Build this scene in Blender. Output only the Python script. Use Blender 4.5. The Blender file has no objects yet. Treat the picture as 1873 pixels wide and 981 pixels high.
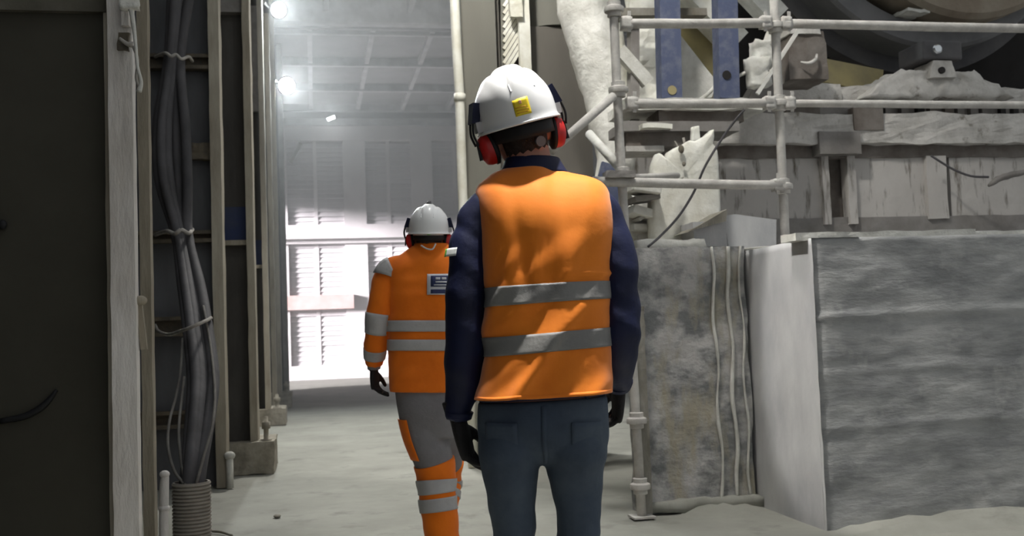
import bpy, bmesh, math, random
from mathutils import Vector, Matrix, noise
random.seed(7)
PI = math.pi
SC = bpy.context.scene
COL = SC.collection
W, H, F = 1873, 981, 1900.0

# ------------------------------------------------------------------ camera
YAW, PITCH, ROLL = math.radians(10.86), math.radians(3.34), math.radians(2.06)
CAM_Z = 1.2
cam_d = bpy.data.cameras.new('camera')
cam = bpy.data.objects.new('camera', cam_d)
COL.objects.link(cam)
CR = (Matrix.Rotation(-YAW, 3, 'Z') @ Matrix.Rotation(PI/2 + PITCH, 3, 'X') @ Matrix.Rotation(-ROLL, 3, 'Z'))
cam.matrix_world = Matrix.Translation((0, 0, CAM_Z)) @ CR.to_4x4()
cam_d.sensor_width = 36.0
cam_d.lens = 36.0 * F / W
cam_d.clip_end = 200
cam_d.dof.use_dof = True
cam_d.dof.focus_distance = 3.4
cam_d.dof.aperture_fstop = 6.3
SC.camera = cam

# ------------------------------------------------------------------ world, sun, exposure
wd = bpy.data.worlds.new('World'); SC.world = wd; wd.use_nodes = True
wd.node_tree.nodes['Background'].inputs[0].default_value = (0.93, 0.97, 1.0, 1)
wd.node_tree.nodes['Background'].inputs[1].default_value = 0.42
vs = SC.view_settings
vs.view_transform = 'Standard'; vs.look = 'None'; vs.gamma = 1; vs.use_curve_mapping = False
vs.exposure = 0.0

def sun(direction, energy, color):
    l = bpy.data.lights.new('sun', 'SUN'); l.energy = energy; l.color = color; l.angle = 0.22
    o = bpy.data.objects.new('sun', l); COL.objects.link(o)
    o.rotation_euler = Vector(direction).to_track_quat('-Z', 'Y').to_euler()
    o.location = (-12, 20, 12)
sun((1.0, 0.42, -0.21), 22.0, (1.0, 0.95, 0.99))

def spot(loc, target, energy, angle, blend=0.3, radius=0.12, color=(1, .97, .92)):
    l = bpy.data.lights.new('flood_light', 'SPOT'); l.energy = energy; l.spot_size = math.radians(angle)
    l.spot_blend = blend; l.shadow_soft_size = radius; l.color = color
    o = bpy.data.objects.new('flood_light', l); COL.objects.link(o)
    o.location = loc
    o.rotation_euler = (Vector(target) - Vector(loc)).to_track_quat('-Z', 'Y').to_euler()
    return o

# ------------------------------------------------------------------ picture point -> place
def ray(px, py):
    return (CR @ Vector(((px - W/2)/F, -(py - H/2)/F, -1.0)))
C0 = Vector((0, 0, CAM_Z))
def at_y(px, py, y):
    r = ray(px, py); return C0 + r*(y/r.y)
def at_x(px, py, x):
    r = ray(px, py); return C0 + r*(x/r.x)
def at_z(px, py, z):
    r = ray(px, py); return C0 + r*((z - CAM_Z)/r.z)

# ------------------------------------------------------------------ materials
def mat(name, c1, c2=None, scale=6.0, rough=0.8, bump=0.0, bscale=None, metal=0.0, stretch=(1, 1, 1), lo=0.35, hi=0.65,
        detail=6, spec=0.3, c3=None, s3=2.0, lo3=.5, hi3=.65, sheen=0.0, stretch3=None):
    m = bpy.data.materials.new(name); m.use_nodes = True
    nt = m.node_tree; N = nt.nodes; L = nt.links
    b = N['Principled BSDF']
    b.inputs['Roughness'].default_value = rough
    b.inputs['Metallic'].default_value = metal
    b.inputs['Specular IOR Level'].default_value = spec
    if sheen: b.inputs['Sheen Weight'].default_value = sheen
    b.inputs['Base Color'].default_value = (*c1, 1)
    tc = N.new('ShaderNodeTexCoord')
    def noise_fac(sc, st, lo, hi, det):
        mp = N.new('ShaderNodeMapping'); mp.inputs['Scale'].default_value = st
        L.new(tc.outputs['Object'], mp.inputs['Vector'])
        n = N.new('ShaderNodeTexNoise'); n.inputs['Scale'].default_value = sc; n.inputs['Detail'].default_value = det
        n.inputs['Roughness'].default_value = .62
        L.new(mp.outputs[0], n.inputs['Vector'])
        r = N.new('ShaderNodeMapRange'); r.inputs['From Min'].default_value = lo; r.inputs['From Max'].default_value = hi
        L.new(n.outputs['Fac'], r.inputs['Value'])
        return n, r
    if c2 is not None:
        n, r = noise_fac(scale, stretch, lo, hi, detail)
        mx = N.new('ShaderNodeMix'); mx.data_type = 'RGBA'
        mx.inputs['A'].default_value = (*c1, 1); mx.inputs['B'].default_value = (*c2, 1)
        L.new(r.outputs[0], mx.inputs['Factor'])
        out = mx.outputs['Result']
        if c3 is not None:
            n3, r3 = noise_fac(s3, stretch3 or stretch, lo3, hi3, 8)
            m3 = N.new('ShaderNodeMix'); m3.data_type = 'RGBA'
            m3.inputs['B'].default_value = (*c3, 1)
            L.new(out, m3.inputs['A']); L.new(r3.outputs[0], m3.inputs['Factor'])
            out = m3.outputs['Result']
        L.new(out, b.inputs['Base Color'])
    if bump:
        nb, rb = noise_fac(bscale or scale*3, stretch, 0, 1, 8)
        bp = N.new('ShaderNodeBump'); bp.inputs['Strength'].default_value = bump; bp.inputs['Distance'].default_value = .02
        L.new(nb.outputs['Fac'], bp.inputs['Height']); L.new(bp.outputs[0], b.inputs['Normal'])
    return m
def emis(name, col, s):
    m = bpy.data.materials.new(name); m.use_nodes = True
    b = m.node_tree.nodes['Principled BSDF']
    b.inputs['Base Color'].default_value = (*col, 1); b.inputs['Emission Color'].default_value = (*col, 1)
    b.inputs['Emission Strength'].default_value = s
    return m
M = {}
M['floor'] = mat('dusty_floor', (.255, .253, .222), (.33, .328, .29), 1.3, .9, .25, 9, c3=(.185, .183, .163), s3=3.0, lo3=.56, hi3=.75)
M['dust'] = mat('dust', (.66, .635, .595), (.46, .44, .405), 5, .95, .6, 18, c3=(.24, .215, .18), s3=7, lo3=.58, hi3=.68)
M['white_dust'] = mat('white_dust', (.74, .73, .68), (.52, .51, .46), 5, .95, .6, 16)
M['plaster'] = mat('caked_plaster', (.85, .84, .77), (.66, .64, .55), 6, .95, .5, 16)
M['pole'] = mat('dusty_tube', (.60, .58, .54), (.44, .42, .39), 9, .85, .3, 40)
M['white_paint'] = mat('white_paint', (.85, .84, .76), (.66, .63, .52), 5, .6, .15, 20)
M['post'] = mat('flaking_post', (.74, .705, .67), (.50, .46, .41), 5, .85, .5, 30, stretch=(1, 1, .25), c3=(.25, .17, .10), s3=9, lo3=.64, hi3=.72)
M['rust_post'] = mat('brown_post', (.24, .205, .15), (.37, .33, .26), 6, .85, .4, 30, stretch=(1, 1, .2))
M['flange'] = mat('dusty_flange', (.42, .385, .31), (.27, .235, .18), 6, .85, .3, 25, stretch=(1, 1, .2))
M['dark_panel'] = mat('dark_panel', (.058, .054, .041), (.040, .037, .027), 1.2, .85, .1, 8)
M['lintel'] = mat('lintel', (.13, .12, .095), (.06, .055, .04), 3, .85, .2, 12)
M['web'] = mat('grey_web', (.13, .132, .14), (.085, .085, .088), 3, .8, .15, 14, stretch=(1, 1, .3))
M['web2'] = mat('dark_web', (.10, .094, .085), (.06, .055, .05), 3, .8, .15, 14, stretch=(1, 1, .3))
M['blue'] = mat('blue_sheet', (.03, .045, .12), (.05, .06, .10), 4, .7, .1, 12)
M['bracket'] = mat('rusty_bracket', (.075, .066, .055), (.14, .115, .08), 8, .85, .3, 24)
M['cable'] = mat('grey_cable', (.105, .10, .105), (.055, .053, .055), 4, .75, .1, 14, stretch=(1, 1, .4))
M['thin_cable'] = mat('pale_cable', (.20, .19, .17), (.12, .11, .10), 7, .8, .1, 20)
M['conduit'] = mat('corrugated_conduit', (.34, .31, .27), (.25, .225, .19), 5, .8, .1, 20)
M['tie'] = mat('tie_rope', (.46, .43, .39), (.3, .28, .25), 12, .9, .2, 40)
M['pedestal'] = mat('dusty_concrete_pedestal', (.36, .33, .27), (.22, .20, .16), 7, .95, .5, 22)
M['far_wall'] = mat('far_wall', (.66, .63, .64), (.56, .53, .54), .9, .9, .2, 6)
M['slat'] = mat('louvre', (.62, .595, .61), (.55, .525, .54), 2, .8, .1, 10)
M['red_band'] = mat('faded_red_band', (.50, .34, .32), (.55, .44, .43), 3, .85, .1, 10)
M['ceil'] = mat('grey_ceiling', (.30, .30, .305), (.24, .24, .245), 1.4, .9, .15, 6)
M['beam'] = mat('pale_beam', (.50, .50, .51), (.38, .38, .39), 3, .8, .1, 10)
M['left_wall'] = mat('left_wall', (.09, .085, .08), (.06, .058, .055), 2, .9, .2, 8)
M['col'] = mat('grey_green_column', (.20, .195, .165), (.165, .158, .135), 1.5, .8, .12, 8, stretch=(1, 1, .3))
M['col_dark'] = mat('grey_brown_web', (.16, .147, .126), (.125, .115, .10), 1.5, .8, .12, 8, stretch=(1, 1, .3))
M['conc'] = mat('stained_concrete', (.46, .46, .45), (.27, .273, .273), 3.2, .92, .4, 18, stretch=(.6, .6, 1.9), lo=.38, hi=.62,
                c3=(.50, .495, .48), s3=4.2, lo3=.55, hi3=.70, stretch3=(.8, .8, .8))
M['conc_wall'] = mat('streaked_concrete', (.47, .46, .445), (.19, .195, .195), 5.5, .92, .5, 24, stretch=(.8, .8, 1.1), lo=.43, hi=.60, detail=10,
                c3=(.37, .34, .265), s3=3.2, lo3=.52, hi3=.64, stretch3=(1.6, 1.6, .45))
M['conc_side'] = mat('pale_concrete', (.55, .55, .545), (.38, .38, .39), 2.0, .9, .2, 12, stretch=(1, 1, .5))
M['stain'] = mat('brown_stained_timber', (.16, .14, .105), (.30, .285, .25), 5, .9, .5, 20, stretch=(1, 1, .4))
M['blue_beam'] = mat('worn_blue_paint', (.088, .105, .175), (.17, .18, .23), 9, .65, .2, 30, lo=.48, hi=.7)
M['brown'] = mat('brown_steel', (.115, .095, .08), (.21, .19, .17), 4, .8, .3, 16)
M['steel_grey'] = mat('dusty_steel', (.27, .255, .24), (.19, .175, .16), 4, .8, .25, 16)
M['panel_wall'] = mat('dusty_cladding', (.53, .505, .475), (.45, .425, .395), 2.0, .9, .2, 14, c3=(.13, .112, .088), s3=4.2, lo3=.54, hi3=.68, stretch3=(2.6, 2.6, .5))
M['kiln'] = mat('kiln_shell', (.22, .175, .13), (.32, .28, .22), 2.5, .85, .4, 14, stretch=(1, .4, 1))
M['tire'] = mat('dark_ring', (.075, .073, .078), (.12, .115, .115), 2.5, .7, .2, 12)
M['tire_edge'] = mat('grey_ring', (.18, .178, .18), (.12, .12, .122), 3, .6, .2, 12)
M['black'] = mat('black_plastic', (.012, .012, .013), None, rough=.6)
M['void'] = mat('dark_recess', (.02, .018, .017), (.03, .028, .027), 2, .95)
M['yellow_plate'] = mat('yellow_plate', (.40, .34, .17), (.30, .26, .15), 5, .8, .1, 14)
M['chrome'] = mat('polished_cap', (.75, .78, .80), None, rough=.15, metal=.9)
M['lamp_body'] = mat('lamp_body', (.12, .12, .12), None, rough=.5)
M['lamp_glow'] = emis('lamp_glow', (.93, 1.0, 1.0), 26.0)
# clothing
M['orange'] = mat('orange_cloth', (.86, .235, .012), (.76, .19, .008), 5, .7, .06, 60, sheen=.2)
M['orange_far'] = mat('orange_work_cloth', (.90, .20, .006), (.80, .165, .005), 5, .8, .1, 60, sheen=.1)
M['silver'] = mat('silver_tape', (.24, .235, .225), (.205, .20, .195), 10, .5, .15, 80)
M['silver_far'] = mat('bright_silver_tape', (.46, .45, .45), (.40, .39, .39), 10, .5, .15, 80)
M['navy'] = mat('navy_cloth', (.008, .012, .048), (.006, .008, .028), 6, .6, .12, 40)
M['denim'] = mat('denim', (.056, .077, .112), (.038, .052, .078), 7, .9, .15, 120, lo=.3, hi=.7, c3=(.095, .118, .145), s3=3.0, lo3=.48, hi3=.75)
M['grey_cloth'] = mat('grey_work_cloth', (.235, .225, .235), (.19, .18, .19), 6, .85, .3, 60)
M['glove'] = mat('black_glove', (.013, .012, .012), (.02, .018, .018), 20, .75, .3, 90)
M['boot'] = mat('dusty_boot', (.05, .045, .04), (.11, .10, .085), 8, .8, .3, 40)
M['skin'] = mat('skin', (.42, .20, .14), (.36, .165, .115), 8, .55, .1, 60)
M['hair'] = mat('dark_hair', (.030, .022, .019), (.055, .040, .035), 40, .85, .6, 160)
M['helmet'] = mat('white_helmet', (.83, .83, .83), None, rough=.28, spec=.5)
M['red'] = mat('red_ear_cup', (.52, .018, .016), (.44, .014, .013), 6, .38, spec=.5)
M['sticker'] = mat('yellow_sticker', (.83, .62, .03), None, rough=.5)
M['sticker_ink'] = mat('sticker_print', (.62, .33, .02), None, rough=.5)
M['sticker_mark'] = mat('sticker_emblem', (.72, .36, .22), None, rough=.5)
M['badge'] = mat('navy_badge', (.035, .045, .12), None, rough=.7)
M['badge_ink'] = mat('badge_print', (.62, .62, .66), None, rough=.7)
M['patch_white'] = mat('patch_white', (.70, .72, .70), None, rough=.7)
M['patch_green'] = mat('patch_green', (.16, .50, .07), None, rough=.7)
M['knob'] = mat('grey_knob', (.16, .145, .145), None, rough=.5)
M['eye'] = mat('eye', (.75, .73, .70), None, rough=.3)
M['lip'] = mat('lip', (.36, .13, .11), None, rough=.5)

# ------------------------------------------------------------------ mesh helpers
def catmull(P, t):
    n = len(P) - 1
    x = max(0.0, min(1.0, t))*n
    i = min(int(x), n - 1); f = x - i
    p1, p2 = P[i], P[i+1]
    p0 = P[i-1] if i > 0 else [a + (a - b) for a, b in zip(p1, p2)]
    p3 = P[i+2] if i + 2 <= n else [b + (b - a) for a, b in zip(p1, p2)]
    return [0.5*((2*b) + (c - a)*f + (2*a - 5*b + 4*c - d)*f*f + (-a + 3*b - 3*c + d)*f**3)
            for a, b, c, d in zip(p0, p1, p2, p3)]

class MB:
    def __init__(s): s.v = []; s.f = []
    def add(s, vs, fs):
        o = len(s.v); s.v += [Vector(v) for v in vs]; s.f += [tuple(i + o for i in f) for f in fs]
    def box(s, lo, hi, rot=None):
        lo = Vector(lo); hi = Vector(hi); c = (lo + hi)/2; h = (hi - lo)/2
        vs = [Vector((x*h.x, y*h.y, z*h.z)) for x in (-1, 1) for y in (-1, 1) for z in (-1, 1)]
        if rot is not None: vs = [rot @ v for v in vs]
        s.add([c + v for v in vs], [(0, 1, 3, 2), (4, 6, 7, 5), (0, 4, 5, 1), (2, 3, 7, 6), (0, 2, 6, 4), (1, 5, 7, 3)])
        return s
    def bar(s, p0, p1, w, d, ref=(0, 1, 0)):
        """a bar of section w (across) x d (along ref) from p0 to p1"""
        p0 = Vector(p0); p1 = Vector(p1); t = (p1 - p0).normalized()
        r = Vector(ref); r = (r - t*r.dot(t)).normalized(); q = t.cross(r)
        vs = [p + q*(a*w/2) + r*(b*d/2) for p in (p0, p1) for a, b in ((-1, -1), (1, -1), (1, 1), (-1, 1))]
        s.add(vs, [(0, 1, 2, 3), (7, 6, 5, 4), (0, 4, 5, 1), (1, 5, 6, 2), (2, 6, 7, 3), (3, 7, 4, 0)])
        return s
    def quadsheet(s, rows):
        n = len(rows); m = len(rows[0])
        s.add([p for r in rows for p in r], [(i*m + j, i*m + j + 1, (i+1)*m + j + 1, (i+1)*m + j) for i in range(n-1) for j in range(m-1)])
        return s
    def tube(s, pts, ra, rb=None, n=12, ref=(1, 0, 0), steps=None, caps=True, s0=0.0, s1=1.0, off=0.0, disp=None, e=2.0):
        k = len(pts)
        if not hasattr(ra, '__len__'): ra = [ra]*k
        if rb is None: rb = ra
        if not hasattr(rb, '__len__'): rb = [rb]*k
        P = [(*p, a, b) for p, a, b in zip(pts, ra, rb)]
        ch = (Vector(pts[-1]) - Vector(pts[0])).normalized()
        if abs(ch.dot(Vector(ref).normalized())) > .85: ref = (0, 0, 1) if abs(ch.z) < .8 else (0, 1, 0)
        if steps is None: steps = (k - 1)*4 if k > 2 else 1
        rings = []
        for i in range(steps + 1):
            t = s0 + (s1 - s0)*i/steps
            q = catmull(P, t) if k > 2 else [a + (b - a)*t for a, b in zip(P[0], P[1])]
            c = Vector(q[:3])
            d = .01
            qa = catmull(P, max(0, t - d)) if k > 2 else P[0]
            qb = catmull(P, min(1, t + d)) if k > 2 else P[1]
            T = (Vector(qb[:3]) - Vector(qa[:3])).normalized()
            R = Vector(ref); R = R - T*R.dot(T)
            if R.length < 1e-4: R = T.orthogonal()
            R.normalize(); Q = T.cross(R)
            ring = []
            for j in range(n):
                a = 2*PI*j/n
                ca, sa = math.cos(a), math.sin(a)
                if e != 2.0:
                    ca = math.copysign(abs(ca)**(2/e), ca); sa = math.copysign(abs(sa)**(2/e), sa)
                o = R*(ca*max(q[3] + off, 1e-4)) + Q*(sa*max(q[4] + off, 1e-4))
                p = c + o
                if disp: p = p + o.normalized()*disp(p, t, a)
                ring.append(p)
            rings.append(ring)
        vs = [p for r in rings for p in r]; fs = []
        for i in range(len(rings) - 1):
            for j in range(n):
                a, b = i*n + j, i*n + (j+1) % n
                fs.append((a, b, b + n, a + n))
        if caps:
            fs.append(tuple(range(n-1, -1, -1))); fs.append(tuple(range((len(rings)-1)*n, len(rings)*n)))
        s.add(vs, fs); return s
    def ball(s, c, r, nu=16, nv=10, rot=None):
        c = Vector(c); r = Vector(r) if hasattr(r, '__len__') else Vector((r, r, r))
        vs = []
        for i in range(nv + 1):
            th = PI*i/nv
            for j in range(nu):
                ph = 2*PI*j/nu
                p = Vector((r.x*math.sin(th)*math.cos(ph), r.y*math.sin(th)*math.sin(ph), r.z*math.cos(th)))
                vs.append(c + (rot @ p if rot is not None else p))
        s.add(vs, [(i*nu + j, (i+1)*nu + j, (i+1)*nu + (j+1) % nu, i*nu + (j+1) % nu) for i in range(nv) for j in range(nu)])
        return s
    def lathe(s, prof, origin, axis=(0, 0, 1), n=32, a0=0.0, a1=2*PI, closed=False):
        axis = Vector(axis).normalized(); u = axis.orthogonal().normalized(); w = axis.cross(u); o = Vector(origin)
        full = abs(a1 - a0 - 2*PI) < 1e-6
        cols = n if full else n + 1
        vs = []
        for r, h in prof:
            for j in range(cols):
                a = a0 + (a1 - a0)*j/n
                vs.append(o + axis*h + (u*math.cos(a) + w*math.sin(a))*r)
        fs = []; k = len(prof)
        for i in range(k if closed else k - 1):
            for j in range(n):
                j2 = (j+1) % cols
                i2 = (i+1) % k
                fs.append((i*cols + j, i*cols + j2, i2*cols + j2, i2*cols + j))
        s.add(vs, fs); return s
    def lumpy(s, lo, hi, cell=.04, amp=.02, freq=5, rot=None, taper=None, seed=0):
        """a box with a grid on every face, its skin pushed about by noise"""
        lo = Vector(lo); hi = Vector(hi); c = (lo + hi)/2; d = hi - lo
        n = [max(2, min(40, int(round(x/cell)))) for x in d]
        idx = {}; vs = []
        def vid(i, j, k):
            if (i, j, k) not in idx:
                idx[(i, j, k)] = len(vs)
                p = Vector(((i/n[0] - .5)*d.x, (j/n[1] - .5)*d.y, (k/n[2] - .5)*d.z))
                if taper: p = taper(p, d)
                q = (p + c)*freq + Vector((seed*7.3, seed*3.1, 0))
                nv = noise.noise_vector(q) + .5*noise.noise_vector(q*2.3)
                p = p + nv*amp
                if rot is not None: p = rot @ p
                vs.append(c + p)
            return idx[(i, j, k)]
        fs = []
        for k in (0, n[2]):
            for i in range(n[0]):
                for j in range(n[1]):
                    q = (vid(i, j, k), vid(i+1, j, k), vid(i+1, j+1, k), vid(i, j+1, k)); fs.append(q if k else q[::-1])
        for j in (0, n[1]):
            for i in range(n[0]):
                for k in range(n[2]):
                    q = (vid(i, j, k), vid(i+1, j, k), vid(i+1, j, k+1), vid(i, j, k+1)); fs.append(q[::-1] if j else q)
        for i in (0, n[0]):
            for j in range(n[1]):
                for k in range(n[2]):
                    q = (vid(i, j, k), vid(i, j+1, k), vid(i, j+1, k+1), vid(i, j, k+1)); fs.append(q if i else q[::-1])
        s.add(vs, fs); return s
    def prism(s, outline, vec):
        """an outline (list of points) pushed along vec"""
        n = len(outline); vec = Vector(vec)
        s.add(list(outline) + [Vector(p) + vec for p in outline],
              [tuple(range(n)), tuple(range(2*n - 1, n - 1, -1))] + [(i, (i+1) % n + 0, n + (i+1) % n, n + i) for i in range(n)])
        return s
    def build(s, name, m, parent=None, smooth=False, bevel=0.0, remesh=0.0, fair=0, auto=None):
        me = bpy.data.meshes.new(name)
        me.from_pydata([tuple(v) for v in s.v], [], s.f)
        bm = bmesh.new(); bm.from_mesh(me); bmesh.ops.recalc_face_normals(bm, faces=bm.faces); bm.to_mesh(me); bm.free()
        me.materials.append(m)
        if smooth: me.polygons.foreach_set('use_smooth', [True]*len(me.polygons))
        o = bpy.data.objects.new(name, me); COL.objects.link(o)
        if parent is not None: o.parent = parent
        if bevel:
            b = o.modifiers.new('bevel', 'BEVEL'); b.width = bevel; b.segments = 2; b.limit_method = 'ANGLE'
        if remesh:
            r = o.modifiers.new('union', 'REMESH'); r.mode = 'VOXEL'; r.voxel_size = remesh; r.use_smooth_shade = True
            if fair:
                f = o.modifiers.new('fair', 'SMOOTH'); f.factor = .5; f.iterations = fair
        if auto: me.set_sharp_from_angle(angle=auto)
        return o

def tag(o, label=None, cat=None, group=None, kind=None):
    if label: o['label'] = label
    if cat: o['category'] = cat
    if group: o['group'] = group
    if kind: o['kind'] = kind
    return o
def empty(name, loc, label, cat, group=None, rz=0.0):
    o = bpy.data.objects.new(name, None); COL.objects.link(o); o.location = loc; o.rotation_euler = (0, 0, rz)
    o.empty_display_size = .1
    return tag(o, label, cat, group)
def struct(name, mb, m, parent=None, **k):
    o = mb.build(name, m, parent, **k)
    if parent is None: o['kind'] = 'structure'
    return o

# ================================================================== the hall
FAR_Y = 29.0
mb = MB(); rows = []
for i in range(101):
    y = -4 + 36*(i/100)**1.6
    rows.append([Vector((x, y, .010*noise.noise(Vector((x*.8, y*.5, 0))) + .004*noise.noise(Vector((x*3, y*2, 4))) - .008)) for x in [-7 + 19*j/70 for j in range(71)]])
mb.quadsheet(rows)
struct('floor', mb, M['floor'], smooth=True)

# left wall behind the columns, open to daylight past the last column
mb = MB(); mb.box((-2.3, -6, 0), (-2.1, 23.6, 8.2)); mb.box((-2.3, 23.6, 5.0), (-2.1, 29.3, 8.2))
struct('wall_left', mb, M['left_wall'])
mb = MB(); mb.box((8.8, 11.0, 0), (9.0, 29.3, 8.2))
struct('wall_right', mb, M['left_wall'])

# far wall with louvred bays
mb = MB(); mb.box((-4, FAR_Y + .35, 0), (8.8, FAR_Y + .5, 8.0))
wall_far = struct('wall_back', mb, M['far_wall'])
def fx(px): return at_y(px, 300, FAR_Y).x
def fz(py): return at_y(600, py, FAR_Y).z
bays = [(fx(524), fx(627)), (fx(668), fx(751)), (fx(790), fx(872)), (fx(912), fx(990))]
zU1, zU0, zL1, zL0 = fz(258), fz(412), fz(446), fz(668)
edges = [-4.0] + [v for b in bays for v in b] + [8.8]
for i in range(0, len(edges), 2):
    MB().box((edges[i], FAR_Y - .02, 0), (edges[i+1], FAR_Y + .36, fz(220))).build('pilaster', M['far_wall'], wall_far)
MB().box((-4, FAR_Y - .05, zU1), (8.8, FAR_Y + .36, fz(222))).build('lintel', M['far_wall'], wall_far)
MB().box((-4, FAR_Y - .12, zL1), (8.8, FAR_Y + .36, zU0)).build('ledge', M['far_wall'], wall_far)
MB().box((-4, FAR_Y - .30, fz(438)), (8.8, FAR_Y + .0, fz(428))).build('ledge', M['far_wall'], wall_far)
MB().box((bays[0][0] - .3, FAR_Y - .22, fz(566)), (fx(640), FAR_Y + .2, fz(540))).build('band', M['red_band'], wall_far)
MB().box((-4, FAR_Y - .1, 0), (8.8, FAR_Y + .36, zL0)).build('plinth', M['far_wall'], wall_far)
slat_me = {}
def slat(x0, x1, z):
    w = round(x1 - x0, 3)
    if w not in slat_me:
        o = MB().bar((-w/2, 0, 0), (w/2, 0, 0), .02, .148, ref=(0, -.30, -.95)).build('slat', M['slat'], wall_far)
        slat_me[w] = o.data
    else:
        o = bpy.data.objects.new('slat', slat_me[w]); COL.objects.link(o); o.parent = wall_far
    o.location = ((x0 + x1)/2, FAR_Y + .10 + random.uniform(-.008, .008), z + random.uniform(-.01, .01))
    o.rotation_euler = (random.uniform(-.08, .08), 0, random.uniform(-.004, .004))
for b in bays[:3]:
    z = zU0 + .06
    while z < zU1: slat(b[0], b[1], z); z += .128
for b in bays[:2]:
    z = zL0 + .06
    while z < zL1:
        slat(b[0], b[1], z); z += .135
for b in bays:
    xm = (b[0] + b[1])/2
    MB().box((xm - .05, FAR_Y + .06, zL0), (xm + .05, FAR_Y + .2, zU1)).build('mullion', M['far_wall'], wall_far)

# ceiling with its grid of beams
mb = MB(); mb.box((-2.3, 15.0, 7.55), (9.0, 29.6, 7.75))
ceiling = struct('ceiling', mb, M['ceil'])
for y in (21.3, 23.85, 26.35, 28.75):
    MB().box((-2.2, y - .06, 7.36), (8.7, y + .06, 7.56)).build('cross_beam', M['beam'], ceiling)
for x in (-1.2, .05, 1.33, 2.56, 3.82, 5.1):
    MB().box((x - .05, 20.6, 7.40), (x + .05, 28.9, 7.56)).build('purlin', M['beam'], ceiling)
MB().box((-2.2, 19.2, 7.0), (8.7, 19.5, 7.56)).build('girder', M['beam'], ceiling)
MB().box((-2.2, 16.8, 6.9), (8.7, 17.0, 7.56)).build('girder', M['steel_grey'], ceiling)
for x in (.35, 1.9, 3.4):
    MB().box((x - .05, 17.0, 7.2), (x + .05, 19.2, 7.56)).build('purlin', M['beam'], ceiling)
MB().box((-2.2, 28.9, 7.0), (8.7, 29.1, 7.2)).build('cross_beam', M['beam'], ceiling)
MB().box((-2.2, 20.45, 7.25), (8.7, 20.6, 7.4)).build('cross_beam', M['ceil'], ceiling)

# ================================================================== left side: dark door, posts, columns
# dark steel door, facing the camera
Y = 4.0
p1 = at_y(197, 500, Y).x
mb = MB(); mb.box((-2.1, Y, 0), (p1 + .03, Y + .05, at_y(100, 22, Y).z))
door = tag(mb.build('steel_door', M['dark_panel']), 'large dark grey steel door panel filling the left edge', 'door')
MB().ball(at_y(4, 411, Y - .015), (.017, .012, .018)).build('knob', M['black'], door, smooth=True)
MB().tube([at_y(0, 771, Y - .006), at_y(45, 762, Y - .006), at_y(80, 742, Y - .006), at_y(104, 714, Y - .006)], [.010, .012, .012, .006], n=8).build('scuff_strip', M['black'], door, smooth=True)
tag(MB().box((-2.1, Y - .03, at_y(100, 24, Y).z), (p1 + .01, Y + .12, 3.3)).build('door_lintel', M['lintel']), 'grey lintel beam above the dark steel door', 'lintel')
# white flaking post
a, b = at_y(205, 0, 3.95), at_y(247, 0, 3.95)
mb = MB()
def wob(lo, hi, seed, amp=.006): return MB().lumpy(lo, hi, .03, amp, 9, seed=seed)
wp = empty('door_post', ((a.x + b.x)/2, 3.97, 0), 'dusty white flaking steel post at the edge of the dark door', 'post')
def localbox(o, lo, hi, nm, m, amp=.004, cell=.03, seed=1):
    L = Vector(o.location)
    return MB().lumpy(Vector(lo) - L, Vector(hi) - L, cell, amp, 12, seed=seed).build(nm, m, o, smooth=False)
ax, bx = at_y(204, 500, 3.95).x, at_y(249, 500, 3.95).x
localbox(wp, (ax, 3.93, 0), (bx, 4.0, 3.4), 'face_plate', M['post'], .003)
localbox(wp, (ax - .022, 3.98, 0), (ax + .004, 4.06, 3.4), 'side_edge', M['flange'], .003, seed=2)
localbox(wp, (bx - .03, 3.90, 2.35), (bx - .004, 3.935, 3.4), 'upper_rib', M['post'], .004, seed=4)
L = Vector(wp.location)
MB().lumpy(at_y(226, 78, 3.9) - Vector((.02, .012, .03)) - L, at_y(226, 78, 3.9) + Vector((.02, .012, .035)) - L, .02, .006, 20).build('latch_plate', M['bracket'], wp)
# hanging hook and scraps beside it
def P(px, py, y): return at_y(px, py, y)
hook = MB().tube([P(233, 8, 3.86), P(240, 20, 3.86), P(244, 45, 3.86), P(248, 80, 3.86), P(251, 120, 3.86), P(258, 150, 3.86), P(254, 168, 3.86)], [.012, .009, .008, .006, .006, .007, .010], n=8, steps=30)
hook.lumpy(P(238, 8, 3.86) - Vector((.035, .02, .02)), P(238, 8, 3.86) + Vector((.03, .02, .02)), .015, .008, 25)
tag(hook.build('hanging_hook', M['white_dust'], smooth=True), 'dusty white wire hook hanging at the top of the white post', 'hook')
tag(MB().tube([P(218, 70, 3.87), P(232, 80, 3.87), P(243, 82, 3.87)], [.006, .008, .012], n=8).tube([P(243, 84, 3.87), P(252, 110, 3.88), P(249, 142, 3.88), P(256, 165, 3.88)], .005, n=8).build('wire_scrap', M['tie'], smooth=True), 'loose wire tied around the white post below its latch', 'wire')
# hinge strip beside the post
mb = MB().bar(P(254, 552, 3.99), P(264, 640, 3.99), .022, .02); mb.ball(P(257, 550, 3.98), (.024, .02, .018))
tag(mb.build('hinge_strap', M['flange']), 'small dusty strap leaning between the white post and brown post', 'strap')
# brown post
x0, x1 = at_y(256, 500, 5.0).x, at_y(276, 500, 5.0).x
mb = MB().lumpy((x0, 5.0, 0), (x1, 5.08, 4.2), .035, .004, 10, seed=5)
tag(mb.build('brown_post', M['rust_post']), 'narrow brown steel post left of the cable bundle', 'post')
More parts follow.
